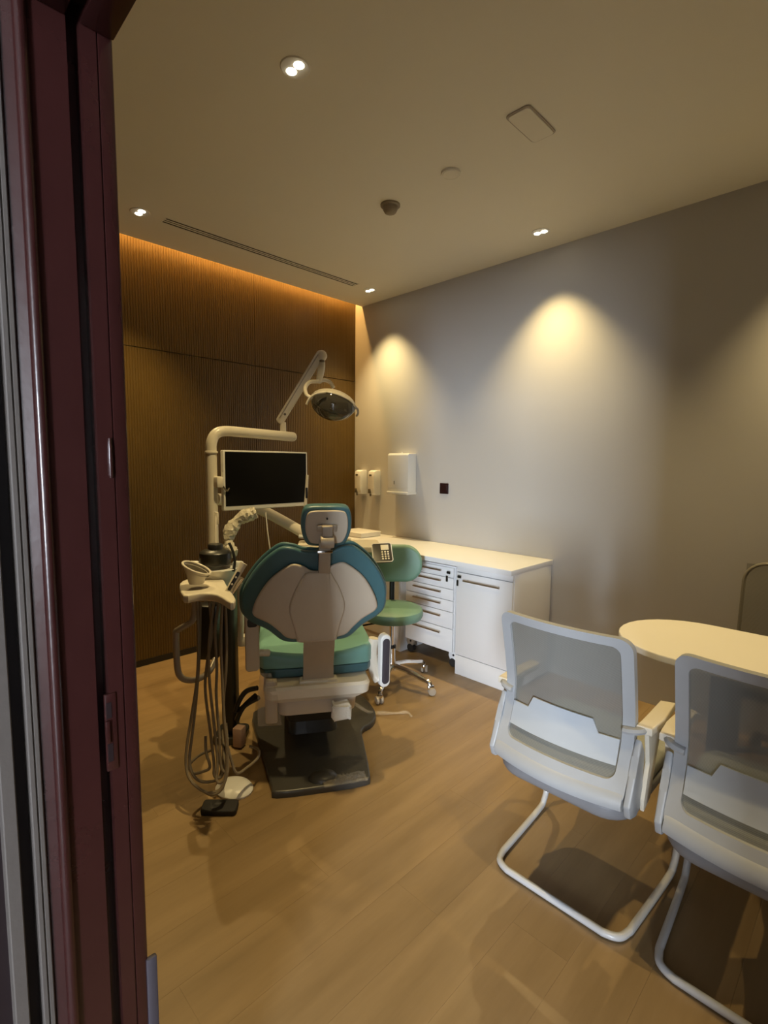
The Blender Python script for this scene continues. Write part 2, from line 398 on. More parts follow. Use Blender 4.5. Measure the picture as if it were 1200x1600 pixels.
# corridor behind the doorway, with its window
HX0, HX1, HY = -2.6, 5.0, -5.3
hw = B().span((HX0, HY - 0.12, -0.06), (2.5, HY, 2.7)).span((3.82, HY - 0.12, -0.06), (HX1, HY, 2.7)).span((2.5, HY - 0.12, -0.06), (3.82, HY, 0.25)).span((2.5, HY - 0.12, 2.35), (3.82, HY, 2.7))
hw.span((HX0 - 0.1, HY - 0.12, -0.06), (HX0, 0.14, 2.7)).span((HX1, HY - 0.12, -0.06), (HX1 + 0.1, 0.14, 2.7)).span((RX + 0.1, 0.14, -0.06), (HX1 + 0.1, 0.25, 2.7))
hw.span((0.70, -0.66, -0.06), (2.2, -0.56, 2.7))  # added unseen wall stub, placed to cut off the window light on the right
struct('wall_corridor', hw, 'corr', 'hall walls behind the camera, with an added light-blocking stub')
struct('ceiling_corridor', B().span((HX0 - 0.1, HY - 0.12, 2.6), (HX1 + 0.1, 0.14, 2.7)), 'corr', 'hall ceiling behind the camera')
struct('floor_corridor', B().span((HX0 - 0.1, HY - 0.12, -0.06), (HX1 + 0.1, DY - 0.15, -0.001)), 'corrfloor', 'hall floor behind the camera')
w1 = struct('window_1', B().span((2.5, HY - 0.06, 0.25), (2.56, HY, 2.35)).span((3.76, HY - 0.06, 0.25), (3.82, HY, 2.35)).span((2.56, HY - 0.06, 0.25), (3.76, HY, 0.31)).span((2.56, HY - 0.06, 2.29), (3.76, HY, 2.35)), 'white', 'tall hall window behind the camera')
obj('pane', B().span((2.56, HY - 0.05, 0.31), (3.76, HY - 0.04, 2.29)), 'skypane', w1)

# ------------------------------------------------------------------ ceiling fittings
def downlight(x, y, label, level=1.0):
    t = thing('downlight', label, 'downlight', (x, y, CZ), 0, 'recessed ceiling downlights')
    obj('trim_ring', B().lathe([(0.044, -0.004), (0.052, -0.004), (0.055, -0.001), (0.055, 0.0), (0.044, 0.0)], None, 28), 'white', t)
    obj('housing', B().lathe([(0.044, -0.003), (0.036, -0.0006)], None, 28), 'reflector', t)
    for s in (-1, 1):
        obj('lens', B().lathe([(0.0015, -0.008), (0.013, -0.0075), (0.0195, -0.004), (0.020, -0.0005)], T(0.022 * s, 0.001 * s, 0), 16), 'glow', t)
    l = bpy.data.lights.new('downlight_beam', 'SPOT'); l.energy = SPOT_POWER * level; l.color = SPOT_COL; l.spot_size = radians(88); l.spot_blend = 1.0; l.shadow_soft_size = 0.02
    o = bpy.data.objects.new('downlight_beam', l); COL.objects.link(o); o.location = (0, 0, -0.03); o.parent = t
    return t
downlight(-1.65, 1.17, 'largest glowing downlight, nearest in the ceiling, above the dental chair')
downlight(-3.19, 1.17, 'glowing downlight at left end of the linear air vent')
downlight(-1.65, 3.00, 'glowing downlight above the middle of the grey wall')
downlight(-3.19, 3.00, 'glowing downlight in far ceiling corner above the soap dispensers')
downlight(-0.10, 1.17, 'dimmer downlight beside the doorway, outside the picture', 0.55)
downlight(-0.10, 3.00, 'downlight over the right end of the table, outside the picture')

vt = thing('linear_air_vent', 'long narrow slotted air vent in ceiling beside brown wall', 'vent', (-3.185, 2.07, CZ))
obj('frame', B().span((-3.225, 1.30, CZ - 0.003), (-3.219, 2.84, CZ)).span((-3.151, 1.30, CZ - 0.003), (-3.145, 2.84, CZ)).span((-3.219, 1.30, CZ - 0.003), (-3.151, 1.306, CZ)).span((-3.219, 2.834, CZ - 0.003), (-3.151, 2.84, CZ)), 'ceil', vt, world=True)
obj('dark_slot', B().span((-3.219, 1.306, CZ - 0.0012), (-3.151, 2.834, CZ)), 'vent', vt, world=True)
for k in range(2):
    obj('blade', B().span((-3.2025 + k * 0.0235, 1.306, CZ - 0.003), (-3.191 + k * 0.0235, 2.834, CZ - 0.001)), 'ceil', vt, world=True)

cp = thing('ceiling_speaker_panel', 'rounded rectangular flush panel outlined in dark on ceiling', 'panel', (-1.19, 2.05, CZ))
obj('rim', B().pad(rrect(0.114, 0.241, 0.022), -0.005, 0.0, 0.003), 'rimgrey', cp)
obj('cover', B().pad(rrect(0.100, 0.226, 0.018), -0.009, -0.004, 0.002, r0=0.003), 'ceil', cp)
sd = thing('smoke_detector', 'small brownish dome detector on the ceiling', 'smoke detector', (-2.09, 2.117, CZ))
obj('base', B().lathe([(0.001, -0.012), (0.05, -0.012), (0.055, -0.008), (0.055, 0.0)], None, 28), 'dome', sd)
obj('dome', B().lathe([(0.001, -0.05), (0.018, -0.049), (0.032, -0.042), (0.040, -0.028), (0.043, -0.012)], None, 28), 'dome', sd)
dc = thing('ceiling_disc', 'flat pale round cover plate on the ceiling beside the detector', 'cover plate', (-1.655, 2.10, CZ))
obj('rim', B().lathe([(0.03, -0.004), (0.046, -0.010), (0.048, -0.006), (0.048, 0.0)], None, 28), 'ceil', dc)
obj('plate', B().lathe([(0.001, -0.011), (0.038, -0.011), (0.042, -0.007)], None, 28), 'ceil', dc)

# ------------------------------------------------------------------ fittings on the grey wall
def soap(x, label):
    t = thing('soap_dispenser', label, 'soap dispenser', (x, WY, 1.16), 0, 'soap dispensers on the grey wall')
    prof = [(0, 0.0), (-0.05, 0.0), (-0.075, 0.012), (-0.085, 0.05), (-0.088, 0.17), (-0.08, 0.215), (-0.05, 0.225), (0, 0.225)]
    obj('body', B().prism([(y, z) for y, z in prof], -0.040, 0.040, Matrix(((0, 0, 1, 0), (1, 0, 0, 0), (0, 1, 0, 0), (0, 0, 0, 1))), 0.006), 'white', t)
    obj('logo_badge', B().pad(rrect(0.034, 0.016, 0.006), 0, 0.002, 0.0008, XZ(-0.0872) @ T(-0.008, 0.180, 0)), 'badge', t)
    obj('push_lever', B().box((-0.022, -0.082, 0.035), (0.030, 0.022, 0.040), 0.005), 'badge', t)
    obj('nozzle', B().lathe([(0.008, -0.012), (0.010, 0.012)], T(-0.022, -0.070, 0), 12), 'badge', t)
    return t
soap(-3.53, 'left white soap dispenser, in the wall corner')
soap(-3.345, 'right white soap dispenser, beside the paper towel box')
tw = thing('paper_towel_dispenser', 'large white paper towel dispenser on the grey wall', 'towel dispenser', (-2.995, WY, 1.185))
obj('body', B().prism([(0, 0.02), (-0.095, 0.02), (-0.105, 0.05), (-0.105, 0.335), (-0.095, 0.35), (0, 0.35)], -0.122, 0.122, Matrix(((0, 0, 1, 0), (1, 0, 0, 0), (0, 1, 0, 0), (0, 0, 0, 1))), 0.007), 'white', tw)
obj('lip', B().box((0, -0.055, 0.012), (0.250, 0.118, 0.024), 0.006), 'white', tw)
obj('outlet_slot', B().box((0, -0.06, -0.001), (0.18, 0.05, 0.006)), 'vent', tw)
obj('sight_slot', B().box((-0.04, -0.1055, 0.10), (0.008, 0.003, 0.030), 0.001), 'badge', tw)
obj('lock', B().lathe([(0.007, 0), (0.007, 0.012), (0.004, 0.014)], T(0, -0.05, 0.35), 12), 'white', tw)
ws = thing('wall_socket', 'small dark square wall socket on grey wall above counter', 'socket', (-2.567, WY, 1.207))
obj('plate', B().pad(rrect(0.086, 0.086, 0.005), 0, 0.008, 0.002, XZ(0.0) @ T(0, 0.043, 0)), 'socket', ws)
obj('insert', B().pad(rrect(0.056, 0.056, 0.004), 0.007, 0.010, 0.001, XZ(0.0) @ T(0, 0.043, 0)), 'socket', ws)

# ------------------------------------------------------------------ counter and cabinets
wt = B().span((WX + 0.003, 2.715, 0.765), (-1.605, WY - 0.002, 0.80), 0.0035)
one('worktop', wt, 'lam', 'long white worktop on the cabinets along the grey wall', 'worktop')
def bar_handle(b, x0, x1, y, z, r=0.006):
    b.tube([(x0, y, z), (x1, y, z)], r, 10)
    for x in (x0 + 0.02, x1 - 0.02): b.tube([(x, y, z), (x, y + 0.03, z)], 0.004, 8)
    return b
cab = thing('cabinet', 'white cupboard with one door and steel bar handle under worktop end', 'cabinet', (-1.83, 3.0, 0))
obj('body', B().span((-2.05, 2.775, 0), (-1.615, WY - 0.004, 0.764), 0.002), 'lam', cab, world=True)
obj('rail', B().span((-2.048, 2.757, 0.722), (-1.617, 2.775, 0.764), 0.0015), 'lam', cab, world=True)
dr = obj('door', B().span((-2.047, 2.755, 0.142), (-1.618, 2.774, 0.717), 0.002), 'lam', cab, world=True)
obj('handle', bar_handle(B(), -1.975, -1.695, 2.727, 0.672), 'steel', dr, world=True)
obj('plinth', B().span((-2.049, 2.760, 0.0), (-1.616, 2.775, 0.136), 0.0015), 'lam', cab, world=True)
def key(b, x, y, z):
    b.tube([(x, y + 0.004, z), (x, y - 0.022, z)], 0.007, 10)
    b.box((x + 0.012, y - 0.024, z + 0.003), (0.030, 0.006, 0.018), 0.003)
    return b
ky = obj('key', key(B(), -2.022, 2.757, 0.690), 'black', cab, world=True)
obj('key_fob', B().box((-2.026, 2.735, 0.648), (0.014, 0.005, 0.040), 0.002), 'black', ky, world=True)
# far cupboard under the worktop, mostly behind stool and chair
cf = thing('sink_cabinet', 'white cupboard under worktop in the far corner, mostly hidden', 'cabinet', (-3.12, 3.0, 0))
obj('body', B().span((-3.655, 2.775, 0), (-2.585, WY - 0.004, 0.764), 0.002), 'lam', cf, world=True)
for x0, x1 in ((-3.65, -3.125), (-3.120, -2.588)):
    d = obj('door', B().span((x0, 2.755, 0.1), (x1, 2.774, 0.745), 0.002), 'lam', cf, world=True)
    obj('handle', bar_handle(B(), x0 + 0.12, x1 - 0.12, 2.727, 0.69), 'steel', d, world=True)
bx = thing('flat_white_box', 'flat white lidded box lying on worktop in the far corner', 'box', (-3.36, 3.05, 0.80))
obj('box_body', B().box((0, 0, 0.018), (0.30, 0.24, 0.034), 0.006), 'lam', bx)
obj('lid', B().box((0, 0, 0.038), (0.306, 0.246, 0.010), 0.004), 'lam', bx)

# mobile drawer cart
ct = thing('drawer_cart', 'white six-drawer trolley on castors pushed under the worktop', 'drawer cart', (-2.325, 2.98, 0))
obj('body', B().span((-2.555, 2.815, 0.115), (-2.105, 3.22, 0.735), 0.003), 'lam', ct, world=True)
zs = [0.728, 0.655, 0.573, 0.491, 0.409, 0.287, 0.118]
for k in range(6):
    d = obj('drawer', B().span((-2.552, 2.797, zs[k + 1] + 0.0025), (-2.108, 2.814, zs[k] - 0.0025), 0.0015), 'lam', ct, world=True)
    obj('handle', bar_handle(B(), -2.46, -2.20, 2.772, zs[k] - 0.026 if k < 4 else zs[k] - 0.035), 'steel', d, world=True)
ky = obj('key', key(B(), -2.145, 2.797, 0.692), 'black', ct, world=True)
obj('key_fob', B().box((-2.148, 2.775, 0.650), (0.016, 0.005, 0.042), 0.002), 'black', ky, world=True)
for x, y in ((-2.535, 2.85), (-2.125, 2.85), (-2.535, 3.18), (-2.125, 3.18)):
    c = obj('castor', B().prism([(-0.035, 0.0), (0.03, 0.0), (0.036, -0.03), (0.012, -0.078), (-0.018, -0.078), (-0.04, -0.035)], -0.016, 0.016, T(x, y, 0.114) @ R(90, 'X'), 0.004), 'lam' if x > -2.3 else 'greige', ct, world=True)
    obj('wheel', B().lathe([(0.008, -0.019), (0.030, -0.018), (0.033, 0), (0.030, 0.018), (0.008, 0.019)], T(x, y, 0.034) @ R(90, 'X'), 18), 'black_soft', c, world=True)
    obj('bolt', B().lathe([(0.008, 0.0), (0.008, 0.003)], T(x + 0.006, y - 0.016, 0.09) @ R(90, 'X'), 10), 'black', c, world=True)

# ------------------------------------------------------------------ stool
SX, SY = -2.24, 2.325
st = thing('rolling_stool', 'green dentist stool with round seat and chrome star base', 'stool', (SX, SY, 0), 45)
obj('seat', B().lathe([(0.02, 0.445), (0.175, 0.445), (0.192, 0.452), (0.200, 0.470), (0.201, 0.490), (0.195, 0.508), (0.18, 0.517), (0.10, 0.522), (0.001, 0.523)], None, 40), 'stoolgreen', st)
obj('seat_plate', B().lathe([(0.03, 0.425), (0.12, 0.428), (0.16, 0.4445)], None, 24), 'greige', st)
hb = [(x, z) for x, z in rrect(0.40, 0.255, 0.115, 8)]
bk = B().pad(hb, -0.028, 0.035, 0.026, T(0, 0.16, 0.775) @ R(90, 'X') @ Matrix.Diagonal((1, 1, 1, 1)), 5)
bk.warp(lambda v: V(v.x, v.y - 0.9 * v.x * v.x + 0.02, v.z))
obj('backrest', bk, 'stoolgreen', st)
obj('back_strut', B().tube([(0.0, 0.10, 0.43), (0.0, 0.20, 0.435), (0.0, 0.215, 0.48), (0.0, 0.205, 0.74)], 0.016, 8, sm=4, flat=(0.5, 1.1)), 'black', st)
lv = obj('lever', B().tube([(-0.10, -0.05, 0.425), (-0.22, -0.10, 0.418)], 0.006, 8), 'black', st)
obj('lever_knob', B().box((-0.235, -0.105, 0.418), (0.05, 0.03, 0.012), 0.004), 'black', lv)
obj('gas_lift', B().lathe([(0.016, 0.24), (0.016, 0.43)], None, 16), 'chrome', st)
obj('column', B().lathe([(0.032, 0.10), (0.026, 0.14), (0.025, 0.245), (0.018, 0.25)], None, 20), 'chrome', st)
obj('boot', B().lathe([(0.026, 0.245), (0.028, 0.25), (0.026, 0.262), (0.018, 0.265)], None, 16), 'black', st)
for k in range(5):
    a = radians(-105 + k * 72)
    d = V(cos(a), sin(a), 0); e = V(-sin(a), cos(a), 0)
    obj('star_leg', B().tube([d * 0.02 + V(0, 0, 0.125), d * 0.12 + V(0, 0, 0.115), d * 0.22 + V(0, 0, 0.09), d * 0.275 + V(0, 0, 0.078), d * 0.29 + V(0, 0, 0.055)], 0.019, 8, sm=4, r2=0.013), 'chrome', st)
    c = obj('castor', B().box((0, 0, 0.0), (0.045, 0.028, 0.030), 0.010, M_=T(*(d * 0.292 + V(0, 0, 0.048))) @ R(math.degrees(a) + 40, 'Z')), 'chrome', st)
    for s in (-1, 1):
        obj('wheel', B().lathe([(0.006, -0.008), (0.022, -0.008), (0.025, 0), (0.022, 0.008), (0.006, 0.008)], T(*(d * 0.30 + V(0, 0, 0.0255))) @ R(math.degrees(a) + 40, 'Z') @ T(0, 0.014 * s, 0) @ R(90, 'X'), 16), 'greige', c)

# ------------------------------------------------------------------ oval table and visitor chairs
tb = thing('oval_table', 'white round-ended table beside the grey wall behind mesh chairs', 'table', (0.0, 2.33, 0))
ol = []
for k in range(17):
    a = radians(90 + 180 * k / 16); ol.append((-0.52 + 0.285 * cos(a), 0.285 * sin(a)))
for k in range(17):
    a = radians(-90 + 180 * k / 16); ol.append((0.55 + 0.285 * cos(a), 0.285 * sin(a)))
obj('table_top', B().pad(ol, 0.712, 0.74, 0.006), 'table', tb)
for x in (-0.40, 0.43):
    lg = obj('panel_leg', B().box((x, 0, 0.37), (0.05, 0.34, 0.684), 0.004), 'tablebase', tb)
    obj('foot', B().box((x, 0, 0.014), (0.09, 0.42, 0.028), 0.005), 'tablebase', lg)
obj('apron', B().box((0.015, 0, 0.67), (0.78, 0.03, 0.08), 0.003), 'tablebase', tb)

BZ = [(0.44, -0.030), (0.47, -0.022), (0.52, 0.0), (0.57, 0.028), (0.63, 0.048), (0.70, 0.050), (0.80, 0.030), (0.90, 0.006), (0.97, -0.012)]
def yb(z):
    if z <= BZ[0][0]: return BZ[0][1]
    for (z0, y0), (z1, y1) in zip(BZ, BZ[1:]):
        if z <= z1: t = (z - z0) / (z1 - z0); return y0 + (y1 - y0) * t
    return BZ[-1][1]
def backwarp(v): return V(v.x, v.y + yb(v.z) - 0.030 * (1 - (v.x / 0.215) ** 2), v.z)
def fine(out, step=0.03):
    r = []
    for i, p in enumerate(out):
        q = out[(i + 1) % len(out)]; n = max(1, int(math.hypot(q[0] - p[0], q[1] - p[1]) / step))
        for k in range(n): r.append((p[0] + (q[0] - p[0]) * k / n, p[1] + (q[1] - p[1]) * k / n))
    return r
def visitor_chair(label):
    t = thing('visitor_chair', label, 'chair', (0, 0, 0), 0, 'white mesh visitor chairs at the oval table')
    # closed back frame
    def ringpts(w, z0, z1, r):
        base = rrect(w, z1 - z0, r, 6, 0, (z0 + z1) / 2); out = []
        for k in range(28):
            p, q = base[k], base[(k + 1) % 28]; n = 18 if k % 7 == 6 else 1
            for m_ in range(n): out.append((p[0] + (q[0] - p[0]) * m_ / n, p[1] + (q[1] - p[1]) * m_ / n))
        return out
    o = ringpts(0.430, 0.458, 0.958, 0.040); i_ = ringpts(0.362, 0.522, 0.928, 0.026)
    NR = len(o)
    b = B()
    rg = [[V(x, -0.012, z) for x, z in o], [V(x, 0.012, z) for x, z in o], [V(x, 0.010, z) for x, z in i_], [V(x, -0.008, z) for x, z in i_]]
    vr = [[b.bm.verts.new(p) for p in r] for r in rg]
    for a in range(4):
        p, q = vr[a], vr[(a + 1) % 4]
        for k in range(NR): b.bm.faces.new((p[k], p[(k + 1) % NR], q[(k + 1) % NR], q[k]))
    b.warp(backwarp)
    bf = obj('back_frame', b, 'chairwhite', t, 35)
    obj('lower_rail', B().tube([(x / 10 * 0.212, 0, 0.472 + 0.004 * (abs(x) / 10) ** 2) for x in range(-10, 11)], 0.024, 10, flat=(1.15, 0.7)).warp(backwarp), 'chairwhite', bf)
    ms = B().grid(lambda u, v: V(-0.180 + 0.36 * u, 0.002, 0.515 + 0.415 * v), 16, 24)
    ms.warp(backwarp)
    obj('mesh_back', ms, 'mesh', t)
    def ltop(x):
        ax_ = abs(x)
        if ax_ > 0.118: return 0.634 - 0.01 * (ax_ - 0.118)
        if ax_ > 0.100: return 0.634 + 0.040 * (0.118 - ax_) / 0.018
        return 0.674
    xs_ = sorted([-0.178 + 0.356 * k / 40 for k in range(41)] + [-0.118, 0.118, -0.109, 0.109, -0.100, 0.100])
    rl = []
    for x in xs_:
        zt = ltop(x); zz = [0.562 + (zt - 0.562) * k / 8 for k in range(9)]
        rl.append([V(x, -0.012, z) for z in zz] + [V(x, -0.007, z) for z in reversed(zz)])
    lb = B().loft(rl)
    lb.warp(backwarp)
    obj('lumbar_plate', lb, 'lumbar', t)
    obj('seat_cushion', B().pad(rrect(0.45, 0.45, 0.06, 6, 0, 0.27), 0.44, 0.485, 0.016, crown=0.006), 'seatgrey', t)
    obj('seat_pan', B().pad(rrect(0.455, 0.51, 0.10, 6, 0, 0.225), 0.385, 0.438, 0.008, r0=0.03), 'under', t)
    # sled base: one bent tube
    half = [(0.19, 0.22, 0.398), (0.235, 0.40, 0.392), (0.250, 0.475, 0.37), (0.252, 0.490, 0.30), (0.250, 0.455, 0.10), (0.248, 0.425, 0.035), (0.245, 0.37, 0.015), (0.228, 0.10, 0.015), (0.224, 0.060, 0.015), (0.210, 0.022, 0.015), (0.175, 0.004, 0.015), (0.13, 0.002, 0.015)]
    path = spl([(-x, y, z) for x, y, z in half] + [(x, y, z) for x, y, z in reversed(half)], 5)
    obj('sled_base', B().tube(path, 0.0118, 10), 'chairmetal', t)
    obj('mount_bar', B().box((0, 0.22, 0.396), (0.40, 0.05, 0.012), 0.003), 'chairmetal', t)
    for s in (-1, 1):
        pd_ = [(0.216, 0.045), (0.216, 0.10), (0.214, 0.27), (0.256, 0.285), (0.2650, 0.14), (0.258, 0.05)]
        ap = obj('arm_pad', B().pad([(x * s, y) for x, y in pd_], 0.664, 0.688, 0.005), 'ivory', t)
        obj('arm_bracket', B().tube([(0.186 * s, 0.030, 0.668), (0.205 * s, 0.032, 0.670), (0.228 * s, 0.045, 0.674), (0.240 * s, 0.095, 0.674)], 0.0125, 8, sm=3, flat=(0.9, 1.25)), 'chairwhite', ap)
        YZ = Matrix(((0, 0, 1, 0.240 * s), (1, 0, 0, 0), (0, 1, 0, 0), (0, 0, 0, 1)))
        obj('arm_support', B().prism([(0.06, 0.665), (0.20, 0.665), (0.15, 0.56), (0.115, 0.44), (0.06, 0.42), (0.055, 0.46), (0.09, 0.56)], -0.006, 0.006, YZ, 0.003), 'ivory', t)
        obj('side_plate', B().prism([(0.040, 0.65), (0.075, 0.60), (0.06, 0.52), (0.075, 0.44), (0.03, 0.415), (-0.02, 0.43), (-0.035, 0.47), (0.0, 0.55), (0.02, 0.60)], -0.010, 0.010, Matrix(((0, 0, 1, 0.226 * s), (1, 0, 0, 0), (0, 1, 0, 0), (0, 0, 0, 1))), 0.006), 'chairwhite', t)
    return t
vc = visitor_chair('left white mesh visitor chair, seen whole, next to the cabinet')
vc.matrix_basis = T(-0.695, 1.497, 0)
dup(vc, (-0.160, 1.497, 0), 0, 'right white mesh visitor chair, cut off by the photo edge')

oc = thing('office_chair', 'dark mesh office chair with headrest behind table at right edge', 'chair', (-0.245, 2.93, 0), 180)
obx = fine(rrect(0.48, 0.50, 0.09, 6, 0, 0.725), 0.02); ib = fine(rrect(0.43, 0.45, 0.07, 6, 0, 0.725), 0.02)
def ow(v): return V(v.x, v.y - 0.11 - 0.15 * (v.z - 0.72) + 0.5 * v.x * v.x, v.z)
obj('back_frame', B().tube([(x, 0, z) for x, z in obx], 0.008, 8, closed=True).warp(ow), 'greyframe', oc)
obj('mesh_back', B().grid(lambda u, v: V(-0.235 + 0.47 * u, 0, 0.48 + 0.49 * v), 10, 10).warp(ow), 'darkmesh', oc)
hr = obj('headrest', B().pad(rrect(0.25, 0.11, 0.045, 6, 0, 1.10), -0.012, 0.012, 0.008, XZ(0)).warp(ow), 'greyframe', oc)
obj('headrest_stem', B().tube([(0, -0.16, 0.95), (0, -0.175, 1.08)], 0.014, 8), 'black', hr)
obj('seat', B().pad(rrect(0.48, 0.46, 0.08, 6, 0, 0.06), 0.43, 0.49, 0.02, crown=0.01), 'black_soft', oc)
obj('back_spine', B().tube([(0, 0.0, 0.42), (0, -0.14, 0.43), (0, -0.16, 0.60)], 0.022, 8, sm=4), 'black', oc)
obj('gas_lift', B().lathe([(0.03, 0.10), (0.028, 0.25), (0.02, 0.255), (0.02, 0.43)], None, 16), 'black', oc)
for k in range(5):
    a = radians(18 + 72 * k); d = V(cos(a), sin(a), 0)
    lg = obj('star_leg', B().tube([d * 0.02 + V(0, 0, 0.12), d * 0.26 + V(0, 0, 0.075)], 0.02, 8, r2=0.014), 'black', oc)
    obj('castor', B().lathe([(0.008, -0.02), (0.024, -0.018), (0.027, 0), (0.024, 0.018), (0.008, 0.02)], T(*(d * 0.265 + V(0, 0, 0.0275))) @ R(math.degrees(a), 'Z') @ R(90, 'X'), 14), 'black_soft', lg)

# ------------------------------------------------------------------ dental chair (local +y = where the patient's feet point)
dcx = thing('dental_chair', 'teal and ivory dental chair seen from behind', 'dental chair', (-1.676, 1.316, 0), 57)
BX = -0.022
def bt(v): return V(v.x + BX, v.y + 0.115 - 0.24 * (v.z - 0.64) + 0.55 * v.x * v.x, v.z)
cush = [(0.0, 1.072), (0.06, 1.078), (0.10, 1.092), (0.145, 1.096), (0.185, 1.074), (0.235, 1.028), (0.285, 0.962), (0.318, 0.895), (0.327, 0.835), (0.320, 0.778), (0.287, 0.742), (0.215, 0.705), (0.155, 0.655), (0.10, 0.643), (0.0, 0.647)]
def dense(half, n=5): return mirror([(p.x, p.y) for p in [Vector((q[0], q[1])) for q in [(v.x, v.y) for v in spl([(x, z, 0) for x, z in half], n)]]])
backrest = obj('backrest', B().pad(dense(cush), -0.045, 0.0, 0.014, XZ(0), 4, r0=0.012).warp(bt), 'teal', dcx, 50)
obj('front_cushion', B().pad(dense([(x * 1.035, 0.87 + (z - 0.87) * 1.055) for x, z in cush]), -0.095, -0.047, 0.012, XZ(0), 4, r0=0.035).warp(bt), 'teal', backrest, 50)
shell = [(0.0, 0.990), (0.03, 0.992), (0.06, 1.012), (0.10, 1.024), (0.135, 1.010), (0.20, 0.955), (0.25, 0.880), (0.277, 0.812), (0.270, 0.776), (0.208, 0.742), (0.165, 0.705), (0.13, 0.672), (0.065, 0.661), (0.0, 0.660)]
obj('back_shell', B().pad(dense(shell), -0.004, 0.016, 0.012, XZ(0), 4, crown=0.006).warp(bt), 'shell', backrest, 50)
spine = [(0.0, 0.985), (0.048, 0.984), (0.062, 0.968), (0.095, 0.91), (0.118, 0.845), (0.120, 0.80), (0.105, 0.74), (0.090, 0.68), (0.082, 0.654), (0.0, 0.652)]
obj('back_spine', B().pad(dense(spine, 4), 0.010, 0.032, 0.012, XZ(0), 4).warp(bt), 'shell', backrest, 50)
# headrest
def ht(v):
    zc, a_ = 1.12, radians(15)
    y, z = v.y, v.z - zc
    return V(v.x + 0.012, y * cos(a_) - z * sin(a_) + 0.0, zc + 0.004 + y * sin(a_) + z * cos(a_) * 1.02)
hh = [(0.0, 1.268), (0.05, 1.268), (0.085, 1.262), (0.100, 1.240), (0.106, 1.20), (0.104, 1.16), (0.092, 1.12), (0.075, 1.098), (0.04, 1.092), (0.0, 1.091)]
head = obj('headrest', B().pad(dense(hh, 4), -0.065, 0.0, 0.012, XZ(0), 4, r0=0.03).warp(ht), 'teal', dcx, 50)
hp = [(x * 0.84, 1.178 + (z - 1.178) * 0.83) for x, z in hh]
obj('headrest_plate', B().pad(dense(hp, 4), -0.002, 0.010, 0.006, XZ(0)).warp(ht), 'shell', head, 50)
obj('headrest_bracket', B().box((0.0, -0.018, 1.180), (0.082, 0.012, 0.030), 0.004).box((0.0, -0.026, 1.165), (0.046, 0.026, 0.062), 0.006).warp(ht), 'greige', head)
obj('headrest_joint', B().lathe([(0.001, -0.028), (0.024, -0.028), (0.027, -0.02), (0.027, 0.02), (0.024, 0.028), (0.001, 0.028)], T(0.012, -0.035, 1.122) @ R(90, 'Y'), 20), 'greige', head)
obj('screw', B().lathe([(0.001, 0.012), (0.004, 0.012), (0.004, 0.0)], T(0.012, -0.031, 1.222) @ R(105, 'X'), 10), 'black', head)
post = obj('headrest_post', B().box((0.0, 0, 1.045), (0.050, 0.018, 0.155), 0.004).warp(lambda v: V(v.x + 0.004, v.y - 0.020 + 0.115 - 0.24 * (v.z - 0.64), v.z)), 'greige', dcx)
obj('post_collar', B().box((0.004, -0.012, 1.078), (0.066, 0.034, 0.012), 0.003), 'chrome', post)
# seat
so = [(-0.272, 0.285), (-0.258, 0.235), (-0.215, 0.212), (0.0, 0.205), (0.215, 0.212), (0.258, 0.235), (0.272, 0.285), (0.275, 0.45), (0.268, 0.78), (0.21, 0.98), (0.19, 1.32), (0.13, 1.42), (-0.13, 1.42), (-0.19, 1.32), (-0.21, 0.98), (-0.268, 0.78), (-0.275, 0.45)]
sod = [(p.x, p.y) for p in spl([(x, y, 0) for x, y in so], 4, True)]
def sw(v): return V(v.x - 0.012, v.y, v.z + 0.55 * v.x * v.x * (1 if v.z > 0.5 else 0) + (0.05 * max(0, v.y - 0.9) if v.y > 0.9 else 0))
seat = obj('seat_cushion', B().pad(sod, 0.488, 0.545, 0.030, None, 5, r0=0.006, crown=0.004).warp(sw), 'mint', dcx, 50)
obj('seat_base_cushion', B().pad([(x * 0.985, y) for x, y in sod], 0.440, 0.486, 0.006, None, 4, r0=0.02).warp(lambda v: V(v.x - 0.012, v.y, v.z + (0.05 * max(0, v.y - 0.9)))), 'teal', seat, 50)
# back lift stem
stem = B().loft([[V(BX + 0.012 + sx * wv, y + dy, z) for sx, dy in ((-1, -0.008), (1, -0.008), (1, 0.008), (-1, 0.008))] for y, z, wv in ((0.112, 0.665, 0.070), (0.118, 0.630, 0.070), (0.140, 0.580, 0.070), (0.158, 0.520, 0.069), (0.165, 0.470, 0.070), (0.166, 0.440, 0.074))])
stm = obj('lift_stem', stem, 'greige', dcx, 30)
obj('stem_foot', B().box((BX + 0.012, 0.17, 0.440), (0.175, 0.06, 0.022), 0.006), 'ivory', stm)
# lower body
def ring(w2, y0, y1, z, r=0.04): return [V(x, y, z) for x, y in rrect(2 * w2, y1 - y0, r, 5, -0.015, (y0 + y1) / 2)]
body = obj('seat_frame', B().loft([ring(0.235, 0.12, 0.95, 0.438), ring(0.245, 0.11, 0.96, 0.425), ring(0.240, 0.112, 0.95, 0.385), ring(0.205, 0.13, 0.90, 0.362)]), 'ivory', dcx, 35)
obj('motor_cover', B().loft([ring(0.19, 0.145, 0.86, 0.372), ring(0.185, 0.14, 0.86, 0.352), ring(0.178, 0.148, 0.84, 0.290), ring(0.165, 0.165, 0.82, 0.280)]), 'shell', body, 35)
obj('under_tray', B().loft([ring(0.15, 0.175, 0.78, 0.282), ring(0.14, 0.185, 0.78, 0.235)]), 'black', body, 35)
obj('pedestal', B().loft([ring(0.10, 0.48, 0.78, 0.285), ring(0.105, 0.47, 0.78, 0.20), ring(0.13, 0.44, 0.80, 0.03)]), 'base', dcx, 35)
